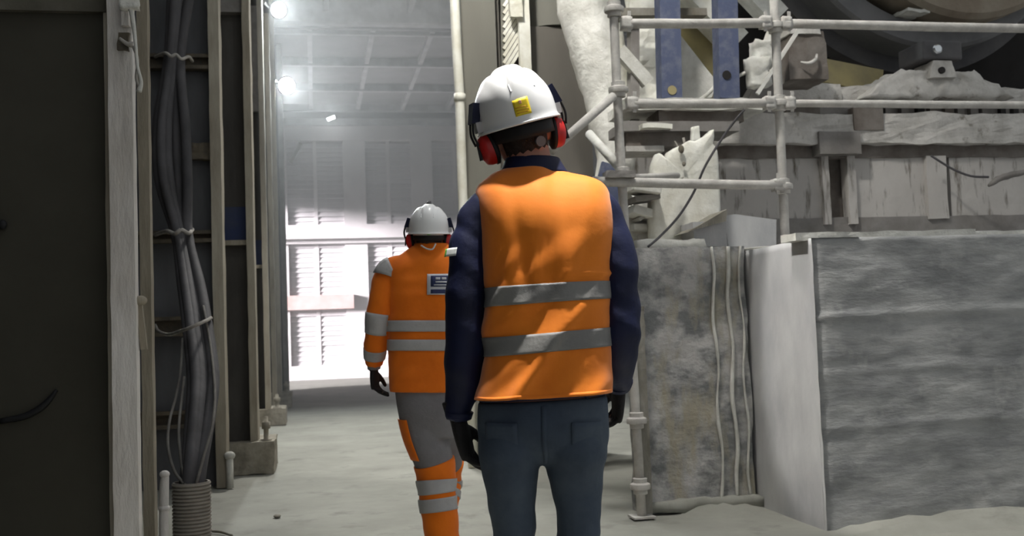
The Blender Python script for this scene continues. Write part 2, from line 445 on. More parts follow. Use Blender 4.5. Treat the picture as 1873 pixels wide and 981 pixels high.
# pale pipe low behind it
mb = MB().tube([P(299, 1030, 5.6), P(300, 905, 5.6), P(302, 868, 5.6)], [.022, .024, .02], n=10)
mb.ball(P(301, 868, 5.6), (.026, .026, .02)); mb.ball(P(300, 930, 5.6), (.03, .03, .02))
tag(mb.build('stub_pipe', M['post'], smooth=True), 'short pale stub pipe on the floor left of the corrugated pipe', 'pipe')

def bolt_mb(c, r=.03, h=.12):
    c = Vector(c)
    mb = MB(); mb.lathe([(r*1.7, 0), (r*1.7, .018), (r*.75, .018), (r*.75, h*.5), (r*1.25, h*.5), (r*1.25, h*.78), (r*.7, h*.78), (r*.6, h), (0, h)], c, n=10)
    mb.lathe([(0, 0), (r*1.7, 0)], c, n=10)
    return mb
def h_column(name, label, yc, xl, xr, z0, z1, ft, fd, web_mat, fl_mat, seed):
    """H column: web across the view, flanges along the corridor"""
    root = empty(name, ((xl + xr)/2, yc, z0), label, 'column')
    L = Vector(root.location)
    MB().box(Vector((xl, yc - .012, z0)) - L, Vector((xr, yc + .012, z1)) - L).build('web', web_mat, root)
    for x in (xl, xr):
        MB().lumpy(Vector((x - ft/2, yc - fd/2, z0)) - L, Vector((x + ft/2, yc + fd/2, z1)) - L, .05, .005, 7, seed=seed + (x > xl)).build('flange', fl_mat, root)
    return root
# first column with cable brackets
xr = at_y(399, 500, 8.8).x
c1 = h_column('steel_column', 'nearest steel column, behind the hanging cable bundle', 8.9, xr - .95, xr, 0, 6.5, .085, .26, M['web'], M['flange'], 11)
L = Vector(c1.location)
for py, hh, m in ((112, .13, M['bracket']), (433, .10, M['bracket']), (597, .16, M['bracket']), (768, .14, M['bracket'])):
    p = P(330, py, 8.8)
    mb = MB().box(Vector((xr - .92, 8.78, p.z - hh/2)) - L, Vector((xr - .04, 8.885, p.z - hh/2 + .03)) - L)
    mb.box(Vector((xr - .92, 8.80, p.z + hh/2 - .03)) - L, Vector((xr - .04, 8.885, p.z + hh/2)) - L)
    mb.box(Vector((xr - .92, 8.86, p.z - hh/2)) - L, Vector((xr - .04, 8.885, p.z + hh/2)) - L)
    mb.build('cable_bracket', m, c1)
p = P(366, 278, 8.84)
MB().lumpy(p - Vector((.09, .03, .07)) - L, p + Vector((.09, .03, .07)) - L, .03, .012, 14).build('junction_plate', M['bracket'], c1)
p = P(420, 834, 8.75)
tag(MB().tube([p - Vector((0, 0, p.z)), p], .028, n=10).ball(p, (.045, .04, .035)).build('anchor_bolt', M['white_dust'], smooth=True), 'dust covered anchor bolt at the foot of the nearest column', 'bolt')

# pedestals with the further columns
peds = [(415, 503, 865, 808, 9.35), (474, 523, 778, 748, 14.2), (508, 534, 746, 719, 17.8)]
names = ['nearest', 'middle', 'furthest']
pcol = [(461, .065), (487, .07), (509, .07)]
for i, (l, r, yb, yt, yy) in enumerate(peds):
    g = at_z(r, yb, 0.0); yy = g.y
    top = at_y(r, yt, yy).z; xl = at_y(l, yb, yy).x
    mb = MB().lumpy((xl - .5, yy, 0), (g.x, yy + .7, top), .05, .014, 7, seed=20 + i)
    tag(mb.build('concrete_pedestal', M['pedestal']), '%s concrete pedestal carrying a column on the left of the walkway' % names[i], 'pedestal')
    xf = at_y(pcol[i][0], 600, yy + .12).x
    root = h_column('steel_column', ['dark steel column standing on the nearest pedestal', 'slim steel column standing on the middle pedestal', 'slim steel column on the furthest pedestal'][i],
                    yy + .26, xf - .75, xf, top - .01, 7.4, pcol[i][1], .3, M['web2'], M['flange'], 30 + i)
    L = Vector(root.location)
    if i < 2:
        za, zb = P(430, 378 if i == 0 else 440, yy + .2).z, P(430, 440 if i == 0 else 486, yy + .2).z
        MB().box(Vector((xf - .70, yy + .23, zb)) - L, Vector((xf - .04, yy + .245, za)) - L).build('blue_panel', M['blue'], root)
        MB().box(Vector((xf - .72, yy + .17, zb - .045)) - L, Vector((xf - .02, yy + .25, zb)) - L).build('cross_rail', M['flange'], root)
        zt = P(430, 25 if i == 0 else 205, yy + .2).z
        MB().box(Vector((xf - .72, yy + .15, zt)) - L, Vector((xf - .02, yy + .25, zt + (1.5 if i else .9))) - L).build('upper_plate', M['steel_grey'], root)
    bx_ = at_y((487, 507, 524)[i], yt, yy + .12).x
    tag(bolt_mb((bx_, yy + .14, top - .005), (.03, .035, .04)[i], (.22, .2, .2)[i]).build('anchor_bolt', M['pedestal'], smooth=True), 'threaded anchor bolt on the %s pedestal' % names[i], 'bolt')
xf = -.60
h_column('steel_column', 'last dark column before the daylight opening', 22.4, xf - .9, xf, 0, 7.4, .10, .5, M['web2'], M['steel_grey'], 44)
# a second bright flange running beside the third column
xx = at_y(498, 500, 16.2).x
tag(MB().lumpy((xx - .04, 16.2, .0), (xx + .03, 16.4, 6.2), .06, .006, 6, seed=50).build('conduit_post', M['flange']), 'thin pale upright between the middle and furthest pedestals', 'post')

# cables in the corrugated pipe
tc = P(345, 930, 6.1)
Tb = Vector((tc.x, 6.25, 0))
ztop = P(345, 882, 6.25).z
prof = []
k = 19
for i in range(k):
    z0 = ztop*i/k
    prof += [(.098, z0), (.108, z0 + ztop*.3/k), (.108, z0 + ztop*.65/k), (.098, z0 + ztop*.95/k)]
prof += [(.104, ztop), (.092, ztop), (.092, 0)]
tag(MB().lathe([(r_, z) for r_, z in prof], Tb, n=40, closed=True).build('corrugated_pipe', M['conduit'], smooth=True, auto=.6), 'pale corrugated pipe standing on the floor with cables coming out', 'pipe')
random.seed(3)
# bundle centre line: pixels with the depth leaning back to the brackets
def cable(offs, r, m, n=10):
    pts = []
    for (px, py, yy), o in zip(spine, offs):
        p = P(px + o[0], py, yy + o[1]); pts.append(p)
    return MB().tube(pts, r, n=n, steps=44)
spine = [(348, 960, 6.25), (352, 880, 6.27), (366, 770, 6.6), (372, 690, 6.95), (362, 600, 7.4), (350, 520, 7.85), (333, 430, 8.3), (318, 330, 8.45), (314, 230, 8.55), (319, 110, 8.62), (330, 0, 8.62), (338, -60, 8.62)]
lab = 'thick dark grey power cable in the bundle rising from the corrugated pipe'
# lateral offset per station: in the pipe, through the sag, at the ties, in the free belly, up
def offs(a, d, tight=.55, belly=1.3):
    w = [tight, tight, .8, .95, .9, .8, .55, belly, belly, .55, .8, .9]
    return [(a*x, d*x*.5) for x in w]
for a, d, r in ((-20, 0, .040), (-7, -.10, .042), (6, .02, .040), (19, -.06, .040), (-14, -.16, .036), (14, .14, .036), (0, .18, .038)):
    tag(cable(offs(a, d), r, M['cable']).build('power_cable', M['cable'], smooth=True), lab, 'cable', 'dark grey cables in the bundle')
lab2 = [('thin pale cable looping down left of the thick bundle', [(336, 885, 6.2), (318, 860, 6.3), (307, 815, 6.45), (310, 770, 6.6), (322, 725, 6.8), (330, 680, 7.0), (334, 620, 7.3)]),
        ('thin cable hanging straight beside the bundle into the pipe', [(340, 890, 6.18), (331, 840, 6.35), (327, 790, 6.5), (331, 740, 6.7), (337, 690, 6.9)]),
        ('thin grey cable running along the right side of the bundle', [(358, 890, 6.18), (374, 830, 6.3), (388, 780, 6.45), (393, 720, 6.7), (386, 640, 7.1), (372, 560, 7.5)])]
for l_, pts in lab2:
    tag(MB().tube([P(*q) for q in pts], .009, n=8, steps=30).build('thin_cable', M['thin_cable'], smooth=True), l_, 'cable')
# ties
def tie(name, label, pts, r):
    tag(MB().tube([P(*q) for q in pts], r, n=8, steps=36).build(name, M['tie'], smooth=True), label, 'tie')
tie('wire_tie', 'twisted wire tie holding the cable bundle near the top', [(284, 104, 8.74), (302, 97, 8.5), (313, 103, 8.46), (322, 100, 8.46), (332, 108, 8.47), (345, 104, 8.6), (352, 112, 8.74)], .013)
tie('wire_tie', 'pale knotted tie around the cables at the second bracket', [(284, 430, 8.74), (305, 423, 8.3), (320, 428, 8.12), (331, 421, 8.1), (345, 427, 8.14), (352, 420, 8.4)], .016)
tie('rope_loop', 'slack rope loop pulling the bundle to the lower bracket', [(284, 595, 8.7), (290, 606, 8.3), (308, 612, 7.7), (330, 606, 7.2), (352, 598, 7.05), (374, 588, 7.1), (386, 582, 7.4)], .012)

# flood lamps
def lamp_head(name, label, c, d, r, energy, angle):
    root = empty(name, c, label, 'lamp', 'flood lamps on the left columns')
    d = Vector(d).normalized()
    MB().lathe([(0, -.22), (r*.5, -.2), (r*1.02, -.02), (r*1.02, .03), (r*.9, .03), (r*.9, 0)], (0, 0, 0), d, n=24).build('housing', M['lamp_body'], root, smooth=True)
    MB().lathe([(0, .012), (r*.9, .012)], (0, 0, 0), d, n=24).build('lens', M['lamp_glow'], root)
    MB().tube([Vector((-.02, .02, .0)) - d*.2, Vector((-.2, -.2, .05))], .025, n=8).build('arm', M['lamp_body'], root)
    spot(Vector(c) + d*.06, Vector(c) + d*5, energy, angle, .5, r*.8, (.93, 1.0, 1.0))
lamp_head('flood_lamp', 'upper flood lamp glowing on the left columns', P(509, 18, 15.6), (.3, -.92, -.28), .13, 560, 150)
lamp_head('flood_lamp', 'lower flood lamp glowing on the left columns', P(524, 157, 18.38), (.25, -.94, -.25), .16, 800, 150)
t = MB().bar(P(599, 219, 28.4), P(612, 214, 28.4), .07, .06)
tag(t.build('tube_lamp', M['lamp_glow']), 'small tube lamp hanging under the far ceiling edge', 'lamp')
mb = MB().box((-.05, -.12, -.3), (.05, .12, .3), Matrix.Rotation(.5, 3, 'Y'))
o = mb.build('loudspeaker', M['steel_grey']); o.location = P(541, 280, 28.85)
tag(o, 'small grey tilted box fixed on the far wall at the left', 'box')

# floods above the walkway, out of the frame
def overhead(loc, tgt, energy, angle, blend, radius, label):
    d = (Vector(tgt) - Vector(loc)).normalized()
    root = empty('work_light', loc, label, 'lamp')
    MB().lathe([(0, -.2), (.1, -.19), (.2, -.02), (.2, .02), (.17, .02)], (0, 0, 0), d, n=20).build('housing', M['lamp_body'], root, smooth=True)
    MB().lathe([(0, .0), (.17, .0)], (0, 0, 0), d, n=20).build('lens', M['lamp_glow'], root)
    spot(Vector(loc) + d*.05, tgt, energy, angle, blend, radius)
overhead((.78, 2.38, 5.6), (.70, 2.75, 1.0), 1900, 34, .4, .07, 'work light above the walkway behind the near worker')
overhead((1.3, 5.2, 6.6), (2.9, 6.6, 1.8), 760, 74, .5, .25, 'work light above the scaffold')
overhead((.95, 7.3, 5.6), (1.75, 9.1, 3.0), 330, 62, .4, .15, 'work light shining on the massive column')
overhead((-.7, 5.0, 5.2), (2.85, 5.60, 1.12), 800, 15, .3, .08, 'narrow flood lamp shining on the side of the block')
overhead((1.0, 12.5, 7.0), (.9, 11.0, 0), 1500, 95, .6, .3, 'work light above the far worker')

# ================================================================== right side
# big column behind the near worker
CY = 9.3
def X(px, y, py=200): return at_y(px, py, y).x
bigc = empty('building_column', (X(960, CY), CY, 0), 'massive grey green steel column rising behind the near worker', 'column')
L = Vector(bigc.location)
def part(lo, hi, nm, m, **k): return MB().box(Vector(lo) - L, Vector(hi) - L).build(nm, m, bigc, **k)
part((X(848, CY), CY, 0), (X(912, CY), CY + .5, 7), 'flange', M['col'])
part((X(905, CY), CY + .1, 0), (X(922, CY), CY + .6, 7), 'edge_strip', M['col_dark'])
part((X(912, CY), CY + .3, 0), (X(985, CY), CY + .5, 7), 'recess_plate', M['col_dark'])
part((X(972, CY), CY - .02, 0), (X(1080, CY), CY + .5, at_y(1020, 50, CY).z), 'web', M['col_dark'])
mb = MB().tube([Vector((X(1028, CY), CY + .25, at_y(1020, 48, CY).z)) - L, Vector((X(1026, CY), CY + .25, 7)) - L], [.31, .34], n=28)
mb.build('upper_sleeve', M['col'], bigc, smooth=True, auto=.7)
ww = [P(829, -40, 9.1), P(834, 60, 9.1), P(841, 180, 9.1), P(846, 345, 9.1)]
mb = MB().tube([Vector((ww[0].x, 9.1, 5.2))] + [Vector((w.x, 9.1, w.z)) for w in ww[1:]] + [Vector((ww[-1].x + .01, 9.1, 0))], .043, n=12)
mb.tube([P(841, 172, 9.1), P(841, 186, 9.1)], .052, n=12)
tag(mb.build('white_pole', M['white_paint'], smooth=True), 'bright white upright pole left of the massive column', 'pole')
p0 = P(958, -20, 9.15)
bar = MB().lumpy((X(954, 9.15), 9.12, 0), (X(974, 9.15), 9.2, 5.2), .05, .004, 8, seed=61)
tag(bar.build('white_bar', M['white_paint']), 'bright white flat bar running up behind the white helmet', 'bar')
lad = empty('lattice_strip', P(937, 60, 9.2), 'white lattice of slanted rungs beside the bright bar', 'lattice')
L2 = Vector(lad.location)
for q in range(11):
    y0 = 128 - q*13
    MB().bar(P(921, y0 + 14, 9.22) - L2, P(953, y0 - 38, 9.22) - L2, .028, .03).build('rung', M['white_paint'], lad)
MB().bar(P(921, 150, 9.24) - L2, P(919, -60, 9.24) - L2, .04, .03).build('side_rail', M['col'], lad)
tag(MB().lumpy(P(938, 8, 9.1) - Vector((.035, .03, .12)), P(945, 8, 9.1) + Vector((.05, .03, .08)), .03, .008, 12).build('white_clip', M['white_paint']), 'small white clip at the top of the lattice strip', 'clip')

# concrete foundation
g = at_z(1510, 968, 0); XB = g.x; YF = g.y
YW = at_z(1200, 938, 0).y
XW = X(1166, YW, 700)
ZT = at_y(1700, 432, YF).z
ZW = at_y(1250, 453, YW).z
def rough_box(lo, hi, cell, amp, freq, seed, bands=None):
    mb = MB().lumpy(lo, hi, cell, amp, freq, seed=seed)
    if bands:
        for v in mb.v:
            if v.y < lo[1] + .06:
                for zb, hb, d in bands:
                    v.y -= d*math.exp(-((v.z + .012*math.sin(v.x*5) - zb)/hb)**2)
    return mb
zr = [at_y(1700, yy, YF).z for yy in (572, 672, 772)]
# finer front face with formwork ridges
rows = []
for i in range(71):
    z = -.02 + (ZT + .02)*i/70
    row = []
    for j in range(101):
        x = XB - .01 + (6.4 - XB)*j/100
        d = .007*noise.noise(Vector((x*2.2, z*6, 3))) + .005*noise.noise(Vector((x*9, z*16, 8)))
        for zb, amp, w in ((zr[0], .016, .014), (zr[1], .007, .02), (zr[2], .007, .02)):
            d += amp*math.exp(-((z + .01*math.sin(x*3) - zb)/w)**2)
        row.append(Vector((x, YF - .03 - d, z)))
    rows.append(row)
for r_ in rows: r_[0].y += .02
fd = empty('machine_foundation', (XB + .5, YF, 0), 'big grey concrete foundation block at the lower right', 'foundation')
L3 = Vector(fd.location)
def shift(mb, o):
    mb.v = [v - o for v in mb.v]; return mb
shift(MB().quadsheet(rows + [[Vector((v.x, v.y + .3, v.z)) for v in rows[-1]]]), L3).build('front_face', M['conc'], fd, smooth=True)
rows = []
for i in range(41):
    z = -.02 + (ZT + .02)*i/40
    row = []
    for j in range(31):
        y = YF - .035 + (YW + .3 - YF + .035)*j/30
        row.append(Vector((XB - .014 + .008*noise.noise(Vector((y*3, z*3, 2))) + .004*noise.noise(Vector((y*9, z*9, 5))) + .003*(1 - min(1, j/3))**2, y, z)))
    rows.append(row)
shift(MB().quadsheet(rows + [[Vector((v.x + .3, v.y, v.z)) for v in rows[-1]]]), L3).build('side_face', M['conc_side'], fd, smooth=True)
shift(MB().box((XB + .02, YF, 0), (9.0, 9.0, ZT - .02)), L3).build('core', M['conc'], fd)
cw = rough_box((XW, YW, -.02), (XB - .04, YW + .22, ZW), .045, .016, 4.5, 72)
o = cw.build('retaining_wall', M['conc_wall'], smooth=True, auto=.8)
tag(o, 'stained concrete wall behind the scaffold foot, left of the big block', 'wall')
bp = MB().lumpy((2.86, YW + .26, -.02), (XB - .03, 8.9, ZW - .02), .12, .01, 4, seed=77)
tag(bp.build('rear_plinth', M['conc'], smooth=False), 'grey concrete plinth behind the stained wall carrying the machinery', 'plinth')
# rusty water-pipe drips down the wall: thin raised runs
for k_, (px, w) in enumerate(((1302, .012), (1330, .014), (1352, .009))):
    pts = [Vector((X(px, YW, 500) + .012*math.sin(q*1.7 + k_), YW - .012, ZW - (ZW - .05)*q/10)) for q in range(11)]
    MB().tube(pts, [w*random.uniform(.6, 1.2) for _ in pts], n=6).build('lime_run', M['white_dust'], o, smooth=True)
MB().lumpy((XW, YW - .06, 0), (XB, YW + .05, .07), .05, .025, 6, seed=73).build('footing', M['floor'], o, smooth=True)
# dust drifts
def drift(pts, w, h, label, seed):
    mb = MB(); rows = []
    for i, p in enumerate(pts):
        row = []
        for j in range(13):
            t = j/12*2 - 1
            e_ = min(1, i/4, (len(pts) - 1 - i)/4)
            row.append(Vector(p) + Vector((0, t*w, -.025 + (h*e_)*max(0, (1 - t*t))*(.7 + .5*noise.noise(Vector((i*.7, j*.5, seed)))))))
        rows.append(row)
    o = mb.quadsheet(rows).build('dust_drift', M['floor'], smooth=True)
    tag(o, label, 'dust', kind='stuff')
drift([(XB - .1 + i*.12, YF - .10, 0) for i in range(40)], .22, .10, 'drift of pale dust along the foot of the big foundation block', 1)
drift([(XW + .1 + i*.08, YW - .10, 0) for i in range(11)], .2, .08, 'drift of pale dust at the foot of the stained wall', 2)
# stained timber beside the scaffold foot
q0 = at_y(1176, 700, YW - .06)
tag(MB().lumpy((X(1168, YW - .12, 800), YW - .10, 0), (X(1190, YW - .12, 800), YW - .05, at_y(1176, 560, YW).z), .03, .008, 9, seed=75).build('stained_plank', M['stain']), 'dark stained plank standing behind the scaffold foot', 'plank')

# scaffold
SY = 6.28
SG = 'scaffold tubes'
def rosette(c, r=.062):
    return MB().lathe([(.034, -.022), (r, -.016), (r*1.05, 0), (r, .016), (.034, .03)], c, n=16).lathe([(.032, -.05), (.045, -.045), (.045, .05), (.032, .055)], c, n=14)
lx = at_z(1174, 944, 0)
leg1 = empty('scaffold_upright', (at_y(1174, 944, SY).x, SY, 0), 'left scaffold upright standing on the floor beside the near worker', 'scaffold tube', SG)
L4 = Vector(leg1.location)
xt = at_y(1122, 10, SY)
xm = at_y(1133, 250, SY)
print('leg x', leg1.location.x, xm.x, xt.x)
legx = leg1.location.x
MB().tube([(0, 0, 0), (xm.x - legx, 0, xm.z), (xt.x - legx + .0, 0, 3.4)], .029, n=14).build('tube', M['pole'], leg1, smooth=True)
def legat(py):
    z = at_y(1130, py, SY).z
    t = z/3.4
    return Vector(((xt.x - legx)*t, 0, z))
for py in (18, 165, 322, 772, 893):
    rosette(legat(py)).build('rosette', M['pole'], leg1, smooth=True, auto=.7)
MB().box((-.07, -.07, 0), (.07, .07, .012)).build('base_plate', M['pole'], leg1)
L5 = Vector((at_y(1436, 430, SY).x, SY, ZT - .02))
leg2 = empty('scaffold_upright', L5, 'right scaffold upright standing on the concrete block', 'scaffold tube', SG)
x2 = at_y(1416, 10, SY)
def leg2at(py):
    z = at_y(1425, py, SY).z; t = (z - L5.z)/(3.4 - L5.z)
    return Vector(((x2.x - L5.x)*t*1.1, 0, z - L5.z))
MB().tube([(0, 0, 0), leg2at(200), ((x2.x - L5.x)*1.1, 0, 3.4 - L5.z)], .029, n=14).build('tube', M['pole'], leg2, smooth=True)
for py in (48, 190, 342):
    rosette(leg2at(py)).build('rosette', M['pole'], leg2, smooth=True, auto=.7)
def ledger(label, a, b, y, r=.031, end=(True, True)):
    a = P(a[0], a[1], y); b = P(b[0], b[1], y)
    root = empty('scaffold_rail', (a + b)/2, label, 'scaffold tube', SG)
    o_ = Vector(root.location)
    mb = MB().tube([a - o_, (a + b)/2 - o_ + Vector((0, 0, -.003)), b - o_], r, n=14, disp=lambda p, t, an: .003*noise.noise(p*14))
    mb.build('tube', M['pole'], root, smooth=True)
    for e_, p in zip(end, (a, b)):
        if e_:
            d = (b - a).normalized() * (1 if p is a else -1)
            MB().lumpy(p - o_ - Vector((.035, .03, .04)) + d*.02, p - o_ + Vector((.035, .03, .04)) + d*.02, .02, .006, 20).build('wedge_head', M['pole'], root, smooth=True)
            MB().bar(p - o_ + d*.03 + Vector((0, -.02, -.06)), p - o_ + d*.03 + Vector((.006, -.02, .075)), .022, .008).build('wedge', M['pole'], root)
ledger('top scaffold rail between the two uprights', (1140, 43), (1405, 42), SY - .03)
ledger('top scaffold rail running off to the right of the right upright', (1432, 43), (2120, 56), SY - .03, end=(True, False))
ledger('middle scaffold rail between the two uprights', (1150, 190), (1412, 189), SY - .03)
ledger('middle scaffold rail running off to the right of the right upright', (1438, 189), (2120, 193), SY - .03, r=.026, end=(True, False))
ledger('lowest scaffold rail ending at the right upright', (1085, 332), (1428, 339), SY - .03, end=(False, True))
tag(MB().tube([P(1128, 326, SY + .3), P(1240, 321, 6.9)], .022, n=10).build('scaffold_rail', M['pole'], smooth=True), 'thin scaffold tube just behind the lowest rail', 'scaffold tube', SG)
tag(MB().tube([P(1122, 176, SY - .05), P(1008, 276, SY - .25)], .028, n=12).build('scaffold_brace', M['pole'], smooth=True), 'diagonal scaffold brace dropping behind the white helmet', 'scaffold tube', SG)
tag(MB().tube([P(1078, 245, 6.75), P(1134, 308, SY + .04)], .03, n=12).build('scaffold_brace', M['white_dust'], smooth=True), 'short pale brace under the long diagonal brace', 'scaffold tube', SG)
tag(MB().lumpy(P(1131, 322, SY - .05) - Vector((.09, .04, .015)), P(1140, 322, SY - .05) + Vector((.07, .04, .03)), .03, .008, 12).build('scaffold_coupler', M['steel_grey']), 'flat dark coupler on the lowest scaffold rail', 'coupler')

# --- machine bay behind the scaffold: back cladding
BY = 8.3
def pz(py, y=BY, px=1600): return at_y(px, py, y).z
clad = empty('machine_housing', (X(1600, BY), BY, ZT), 'long dust covered machine housing behind the scaffold rails', 'machine housing')
L6 = Vector(clad.location)
def cbox(px0, px1, py0, py1, y, d, nm, m, amp=.006, cell=.06, seed=0, freq=6):
    lo = Vector((X(px0, y, (py0+py1)/2), y, pz(py1, y, (px0+px1)/2))); hi = Vector((X(px1, y, (py0+py1)/2), y + d, pz(py0, y, (px0+px1)/2)))
    return MB().lumpy(lo - L6, hi - L6, cell, amp, freq, seed=seed).build(nm, m, clad)
cbox(1145, 1515, 262, 480, BY, .12, 'panel', M['panel_wall'], seed=1)
cbox(1566, 1700, 285, 398, BY, .12, 'panel', M['panel_wall'], seed=2)
cbox(1738, 2120, 285, 398, BY, .12, 'panel', M['panel_wall'], seed=3)
cbox(1340, 2120, 395, 480, BY - .02, .14, 'sill', M['steel_grey'], .008, seed=4)
cbox(1515, 1560, 190, 480, BY + .10, .1, 'recess_plate', M['brown'], seed=5)  # brown colour stands in for the dark shading between the posts
cbox(1506, 1518, 262, 410, BY - .06, .12, 'post', M['panel_wall'], seed=6)
cbox(1552, 1566, 262, 410, BY - .06, .12, 'post', M['panel_wall'], seed=7)
cbox(1697, 1733, 285, 400, BY - .05, .15, 'post', M['panel_wall'], seed=8)
cbox(1310, 2120, 258, 288, BY - .02, .12, 'channel', M['brown'], .012, seed=9)
cbox(1310, 2120, 207, 262, BY - .12, .24, 'dusty_beam', M['dust'], .022, .035, seed=10, freq=9)
cbox(1500, 1575, 240, 282, BY - .16, .2, 'bracket', M['steel_grey'], .008, seed=11)
cbox(1390, 2120, 182, 216, BY + .02, .2, 'upper_channel', M['steel_grey'], .012, seed=12)
for q in range(13):
    px = 1600 + q*25 + random.uniform(-6, 6)
    cbox(px, px + random.uniform(9, 16), 196, 216 + random.uniform(0, 7), BY - .03, .1, 'slot_plate', random.choice([M['brown'], M['void'], M['steel_grey']]), .004, seed=20 + q)
cbox(1562, 1616, 196, 238, BY - .14, .1, 'brown_plate', M['brown'], .004, seed=40)
cbox(1440, 1500, 196, 216, BY - .04, .1, 'brown_plate', M['brown'], .006, seed=41)
cbox(1420, 1540, 152, 186, BY, .3, 'ledge', M['dust'], .012, seed=42)
cbox(1540, 2120, 160, 186, BY, .4, 'dust_layer', M['dust'], .025, .03, seed=43, freq=10)
cbox(1340, 2120, -40, 470, 9.6, .1, 'void_backdrop', M['void'], seed=44)  # near-black sheet paints the dark void behind the drum
# heap of dust on the housing
mb = MB().lumpy(P(1580, 172, 8.1) - Vector((0, 0, .02)), P(1800, 150, 8.5) + Vector((0, .3, 0)), .035, .03, 8, seed=50, taper=lambda p, d: Vector((p.x*(1 - .5*(p.z/d.z + .5)), p.y, p.z)))
tag(mb.build('dust_heap', M['dust'], smooth=True), 'heap of grey dust around the shaft bearing', 'dust', kind='stuff')
# shaft bearing
bc = P(1712, 120, 8.15)
br = empty('shaft_bearing', bc, 'dusty bearing block with a shiny round cap on the housing', 'bearing')
MB().lumpy((-.11, -.1, -.13), (.11, .2, .02), .04, .008, 9, taper=lambda p, d: Vector((p.x*(1.15 - .35*(p.z/d.z + .5)), p.y, p.z))).build('block', M['dust'], br)
MB().lathe([(0, -.17), (.03, -.165), (.042, -.15), (.045, .05)], (-.05, 0, .10), (.15, 1, -.05), n=28).build('cap', M['chrome'], br, smooth=True, auto=.6)
MB().box((-.18, -.1, .03), (.20, .3, .2)).build('bearing_housing', M['tire'], br, bevel=.02)
MB().lathe([(0, 0), (.03, 0), (.03, .03), (0, .03)], (-.02, -.12, -.07), (0, 1, 0), n=12).build('bolt_hole', M['void'], br)
# yellow plate
tag(MB().bar(P(1500, 128, 8.75), P(1612, 150, 8.75), .22, .04).build('guard_plate', M['yellow_plate']), 'dull yellow guard plate under the dark ring', 'plate')
# motor box with handle
mx = P(1468, 108, 7.9)
bxm = empty('gear_box', mx, 'brown dusty gear box with a curved handle beside the right upright', 'gear box')
MB().lumpy((-.17, -.12, -.2), (.15, .25, .2), .05, .012, 6, taper=lambda p, d: Vector((p.x*(1.05 - .3*max(0, p.z/d.z)), p.y, p.z))).build('body', M['brown'], bxm)
MB().tube([(-.10, -.16, -.07), (-.04, -.19, -.085), (.02, -.18, -.05), (.05, -.15, .0)], [.008, .014, .014, .008], n=8).build('handle', M['dust'], bxm, smooth=True)
MB().lumpy((-.17, -.14, .17), (.1, .2, .24), .04, .012, 8).build('lid', M['dust'], bxm)
# pale clamp of caked dust
mb = MB().lumpy(P(1386, 108, 7.6) - Vector((.05, .06, .1)), P(1404, 80, 7.6) + Vector((.05, .06, .02)), .03, .03, 9, seed=60)
mb.lumpy(P(1380, 150, 7.55) - Vector((.05, .05, .04)), P(1396, 112, 7.55) + Vector((.04, .05, .02)), .03, .025, 9, seed=61)
mb.tube([P(1404, 85, 7.6), P(1415, 62, 7.6), P(1422, 52, 7.6)], [.05, .06, .04], n=10); mb.tube([P(1345, 142, 7.6), P(1380, 125, 7.6), P(1400, 118, 7.6)], [.012, .02, .03], n=8)
tag(mb.build('clamp', M['white_dust'], smooth=True), 'pale dust caked clamp hanging left of the right upright', 'clamp')
tag(MB().prism([P(1362, 192, 7.75), P(1425, 192, 7.75), P(1428, 120, 7.75), P(1400, 128, 7.75)], (0, .2, 0)).build('support_gusset', M['steel_grey']), 'grey gusset plate below the pale clamp', 'gusset')
tag(MB().bar(P(1385, 172, 7.5), P(1462, 52, 7.5), .03, .02).build('flat_strap', M['white_dust']), 'thin pale flat strap slanting behind the right upright', 'strap')

# kiln: shell and riding ring
KC = at_y(1702, -205, 8.7)
kn = empty('rotary_kiln', (KC.x, 9.2, KC.z), 'huge brown dusty rotary drum above the scaffold at top right', 'rotary drum')
o_ = Vector(kn.location)
KR = 330/1900*8.7*1.02
KC0 = Vector((0, 0, 0))
MB().lathe([(0, -.75), (KR*.83, -.75), (KR*.86, -.7), (KR*.86, 4.5)], Vector((.2, 0, 0)), (0, 1, 0), n=96).build('shell', M['kiln'], kn, smooth=True, auto=.5)
MB().lathe([(KR*.86, -.5), (KR*.98, -.5), (KR*1.0, -.46), (KR*1.0, -.1), (KR*.86, -.1)], KC0, (0, 1, 0), n=96, closed=True).build('riding_ring', M['tire_edge'], kn, smooth=True, auto=.5)
MB().lathe([(KR*.84, -.36), (KR*.91, -.36), (KR*.91, -.05), (KR*.84, -.05)], KC0, (0, 1, 0), n=96, closed=True).build('inner_band', M['tire'], kn, smooth=True, auto=.5)
MB().lathe([(KR*.95, -.1), (KR*1.10, -.1), (KR*1.10, .1), (KR*.95, .1)], KC0, (0, 1, 0), n=96, closed=True).build('girth_ring', M['tire'], kn, smooth=True, auto=.5)
a_ = math.radians(232)
MB().lumpy(Vector((-.45, -.7, -KR*.80 - .03)), Vector((-.22, -.4, -KR*.80 + .0)), .05, .02, 8).build('dust_scab', M['white_dust'], kn)

